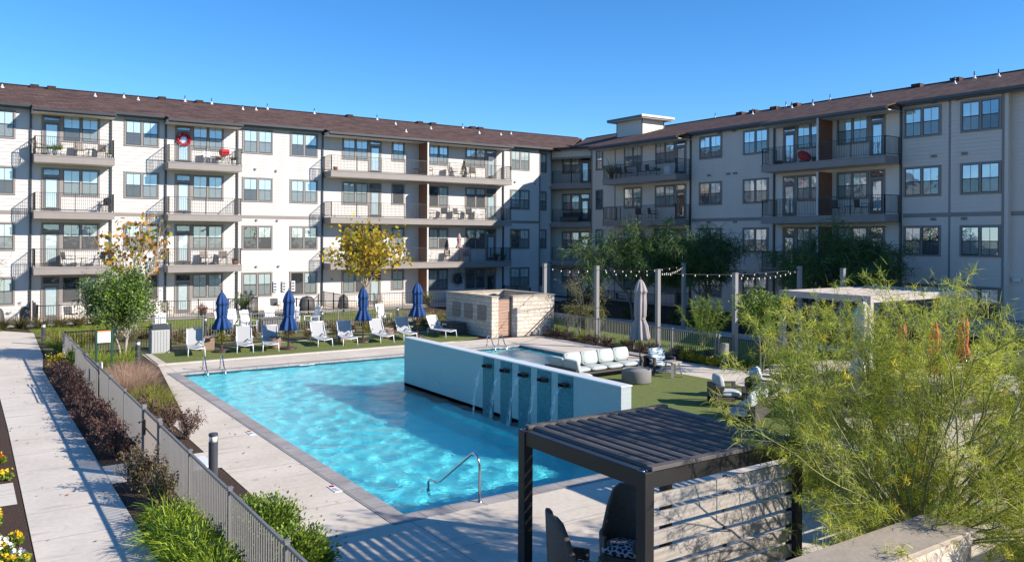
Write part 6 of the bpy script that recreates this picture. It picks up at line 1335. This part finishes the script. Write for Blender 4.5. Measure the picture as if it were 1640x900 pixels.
for i in range(3):
    x = 17.55+i*.62; t = thing("utility_meter", ("left", "middle", "right")[i]+" of the three white utility panels on the wall between two ground floor windows", "utility panel", (x, LY-.1, 1.55)); mb = MB(); mb.rbox((-.13, -.06, -.35), (.13, .06, .35), .02); mb.build("cabinet", "powder_white", t); mb = MB(); 
    for z in (-.2, 0, .2): mb.box((-.08, -.075, z-.05), (.08, -.061, z+.05))
    mb.build("dial", "chair_dark", t)
# shaded ground floor: dark chairs and table
for (x, y, rz, lb) in [(40.8, 47.5, 90, "black chair on the dark patio below the corner side balconies"), (40.8, 45.6, 70, "black chair on the dark patio, right of the first below the corner side balconies"), (40.6, 31.5, 100, "black chair on the dark patio behind the white pergola"), (40.7, 29.4, 80, "second black chair on the dark patio behind the white pergola")]: pchair("black", lb, (x, y, .02), R(rz))

# L shaped sofa behind the feature wall
def cushion(mb, a, b_, r=.05, T=None): return mb.rbox(a, b_, r, T)
def puff(nm, dims, T, m_, parent):
    """soft cushion: box with rounded, bulging faces"""
    a, b_, c_ = dims; n_ = 8; V = {}; mb = MB(); mb.smooth = True
    def pt(u, v, w_):
        p = Vector((u, v, w_)); k = [abs(x) for x in p]; q = Vector((u*a, v*b_, w_*c_)); e = 1-.10*(k[0]**4*k[1]**4+k[1]**4*k[2]**4+k[0]**4*k[2]**4)
        bul = 1+.22*(1-u*u)*(1-v*v)*(c_ <= min(a, b_)) ; bul2 = 1+.22*(1-u*u)*(1-w_*w_)*(b_ < min(a, c_))
        return Vector((q.x*e, q.y*e*bul2*(1-.30*(k[0]**6+k[2]**6)*.5*(b_ < min(a, c_))), q.z*e*bul*(1-.30*(k[0]**6+k[1]**6)*.5*(c_ <= min(a, b_)))))
    for ax in range(3):
        for sg in (-1, 1):
            o = len(mb.v); vs = []
            for i in range(n_+1):
                for j in range(n_+1):
                    u, v = -1+2*i/n_, -1+2*j/n_; u = math.sin(u*math.pi/2); v = math.sin(v*math.pi/2); c3 = [0, 0, 0]; c3[ax] = sg; c3[(ax+1) % 3] = u; c3[(ax+2) % 3] = v; vs.append(T @ pt(*c3))
            fs = [(i*(n_+1)+j, (i+1)*(n_+1)+j, (i+1)*(n_+1)+j+1, i*(n_+1)+j+1) for i in range(n_) for j in range(n_)]
            mb.add(vs, fs if sg > 0 else [f[::-1] for f in fs])
    return mb.build(nm, m_, parent)
def bench_sofa(label, loc, rz, n_, name="outdoor_sofa", arms=(True, True), seed=0, cm="cushion_aqua", group=None, depth=.85, pw=.72):
    """straight sofa, seat faces -y"""
    t = thing(name, label, "sofa" if n_ > 1 else "armchair", loc, rz, group); Wd = n_*pw/2+.03; rs = random.Random(seed)
    mb = MB(); mb.rbox((-Wd, -depth/2, .20), (Wd, depth/2, .27), .01); mb.rbox((-Wd, depth/2-.06, .27), (Wd, depth/2, .62), .01); 
    for sx in (-1, 1):
        if arms[0 if sx < 0 else 1]: mb.rbox((sx*(Wd+.04)-.04, -depth/2, .56), (sx*(Wd+.04)+.04, depth/2, .61), .01)
    mb.build("frame", "frame_brown", t)
    for sx in (-1, 1):
        for sy in (-1, 1): mb = MB(); mb.rbox((sx*(Wd+.04)-.04, sy*(depth/2-.05)-.05, 0), (sx*(Wd+.04)+.04, sy*(depth/2-.05)+.05, .56 if arms[0 if sx < 0 else 1] else .20), .006); mb.build("leg", "frame_brown", t)
    for k in range(n_):
        x = -n_*pw/2+pw*(k+.5); puff("seat_cushion", (pw/2-.005, depth/2-.09, .075), Tm((x, -.05, .35)), cm, t)
        puff("back_cushion", (pw/2-.01, .095, .24), Tm((x+rs.uniform(-.01, .01), depth/2-.19, .66+rs.uniform(-.01, .01)), 0, R(-12+rs.uniform(-4, 4))), cm, t)
    return t
bench_sofa("long pale aqua sofa behind the pool wall, its back towards the far pool edge", (18.75, 22.0, .025), R(3), 4, seed=1, arms=(False, True), pw=.78)
bench_sofa("pale aqua sofa piece forming the left arm of the L beside the pool wall", (16.75, 21.25, .025), R(92), 2, seed=2, arms=(False, False), pw=.78)
drum("round grey concrete drum table beside the pool wall's near end", (18.9, 20.35, .025), .5, .46, "concrete_drum", "drum_table", "table")
bench_sofa("dark framed armchair with brush patterned cushions facing away from the fence", (20.95, 21.35, .025), R(-12), 1, "patterned_armchair", seed=3, cm="cushion_print", pw=.68, depth=.75)
t = thing("stool_table", "pale grey trapezoid wooden stool beside the patterned armchair", "stool", (20.75, 20.5, .025)); mb = MB(); mb.rbox((-.24, -.24, .50), (.24, .24, .55), .01); mb.build("top", "bleached_wood", t)
for sx in (-1, 1):
    for sy in (-1, 1): mb = MB(); mb.beam((sx*.24, sy*.24, 0), (sx*.15, sy*.15, .5), .10, .05); mb.build("leg", "bleached_wood", t)
bench_sofa("pale cushioned sofa seen from behind beyond the dark pergola", (17.3, 14.3, .025), R(205), 2, seed=5, pw=.85)
bench_sofa("pale cushioned sofa deeper in the foliage, right of the first one beyond the pergola", (20.0, 13.6, .01), R(150), 3, seed=6, pw=.8)
bench_sofa("dark armchair with light cushions facing the turf behind the first hidden sofa", (18.6, 16.2, .025), R(60), 1, "outdoor_armchair", seed=7, pw=.7)
bench_sofa("armchair with blue white cushions under the foliage by the terrace bed", (20.4, 16.3, .025), R(20), 1, "outdoor_armchair", seed=8, cm="cushion_print", pw=.7)
bench_sofa("low sofa with pale back cushions at the right edge of the terrace", (27.5, 10.8, .01), R(200), 3, seed=9, pw=.8)
# long bar counter rail seen through the foliage
t = thing("terrace_counter", "pale topped low counter wall on the terrace behind the foliage", "counter", (28, 12.6, 0)); mb = MB(); mb.box((25.6, 12.0, 0), (31.8, 12.35, .95)); mb.build("body", "grey_render", t, world=True); mb = MB(); mb.rbox((25.5, 11.9, .95), (31.9, 12.45, 1.0), .01); mb.build("top", "tile_white", t, world=True)
t = thing("wood_panel_fence", "low brown boarded panel beside the light gate", "fence", (27.2, 21.2, 0)); mb = MB(); mb.box((26.42, 21.15, .05), (28.4, 21.2, 1.12)); mb.build("board_panel", "gate_wood", t, world=True)
for x in (26.42, 28.35): mb = MB(); mb.rbox((x-.04, 21.12, 0), (x+.04, 21.22, 1.18), .006); mb.build("post", "frame_brown", t, world=True)
t = thing("pedestal", "pale grey pedestal fountain post by the light gate", "post", (23.9, 20.9, 0)); mb = MB(); mb.rbox((-.13, -.13, .5), (.13, .13, .95), .03); mb.build("head", "concrete_drum", t); mb = MB(); mb.lathe([(.1, 0), (.05, .03), (.05, .5)], (0, 0, 0), 12); mb.build("stem", "concrete_drum", t)
t = thing("utility_box", "small light grey ground cover plate in the bed beside the near bollard", "cover plate", (4.2, 18.2, .0)); mb = MB(); mb.rbox((3.62, 17.75, .0), (4.45, 18.6, .05), .008); mb.build("lid", "powder_white", t, world=True); mb = MB()
for k in range(3): mb.box((3.7+.25*k, 17.8, .0505), (3.72+.25*k, 18.55, .054))
mb.build("seam", "chair_taupe", t, world=True)

# wicker wing chairs and cushions beneath the pergola
def wing_chair(label, loc, rz):
    t = thing("wicker_armchair", label, "armchair", loc, rz); mb = MB(); mb.smooth = True
    N = 18; rows = [(0, .36, .36), (.40, .37, .37), (.62, .38, .38), (.80, .38, .36), (1.0, .37, .33), (1.16, .34, .28), (1.24, .26, .22)]; vs = []
    # horseshoe shell: opens towards -y; back taller than the arms
    for (f, rx, ry) in [(r/6, 0, 0) for r in range(7)]:
        for j in range(N+1):
            a = math.radians(-55+290*j/N)-0; bx = math.cos(a); by_ = math.sin(a); back = min(1.0, max(0, by_-.15)*1.7)**.9
            top = .62+.62*back; z = .12+(top-.12)*f; flare = 1+.06*f; vs.append((.36*bx*flare, .34*by_*flare+.03*f*back, z))
    W_ = N+1; fo = [(i*W_+j, i*W_+j+1, (i+1)*W_+j+1, (i+1)*W_+j) for i in range(6) for j in range(N)]
    vi = [(x*.86, y*.86-.0, z) for x, y, z in vs]; o = len(vs); fi = [tuple(q+o for q in f[::-1]) for f in fo]
    rim = [(6*W_+j, 6*W_+j+1, 6*W_+j+1+o, 6*W_+j+o) for j in range(N)]; side = []
    for j in (0, N): side += [(i*W_+j, (i+1)*W_+j, (i+1)*W_+j+o, i*W_+j+o) for i in range(6)]
    mb.add(vs+vi, fo+fi+rim+side); mb.build("shell", "wicker_brown", t)
    mb = MB(); mb.rbox((-.30, -.33, .10), (.30, .24, .38), .03); mb.build("seat_base", "wicker_brown", t); puff("seat_cushion", (.28, .27, .06), Tm((0, -.05, .44)), "cushion_navy", t)
    for sx in (-1, 1):
        for sy in (-1, 1): mb = MB(); mb.beam((sx*.26, sy*.24, 0), (sx*.26, sy*.24, .12), .05); mb.build("leg", "frame_brown", t)
    return t
wing_chair("high backed wicker armchair with navy patterned cushion beside the pergola's near post", (7.9, 8.72, .01), R(-60))
wing_chair("wicker armchair with navy patterned cushion at the bottom edge under the pergola", (6.75, 8.45, .01), R(70))
for (x, y, rz, lb) in [(12.9, 8.0, 60, "wicker armchair under the second pergola, behind foliage"), (14.2, 7.9, -60, "wicker armchair at the far side of the second pergola")]: wing_chair(lb, (x, y, .01), R(rz))
# distant fringe beyond the buildings
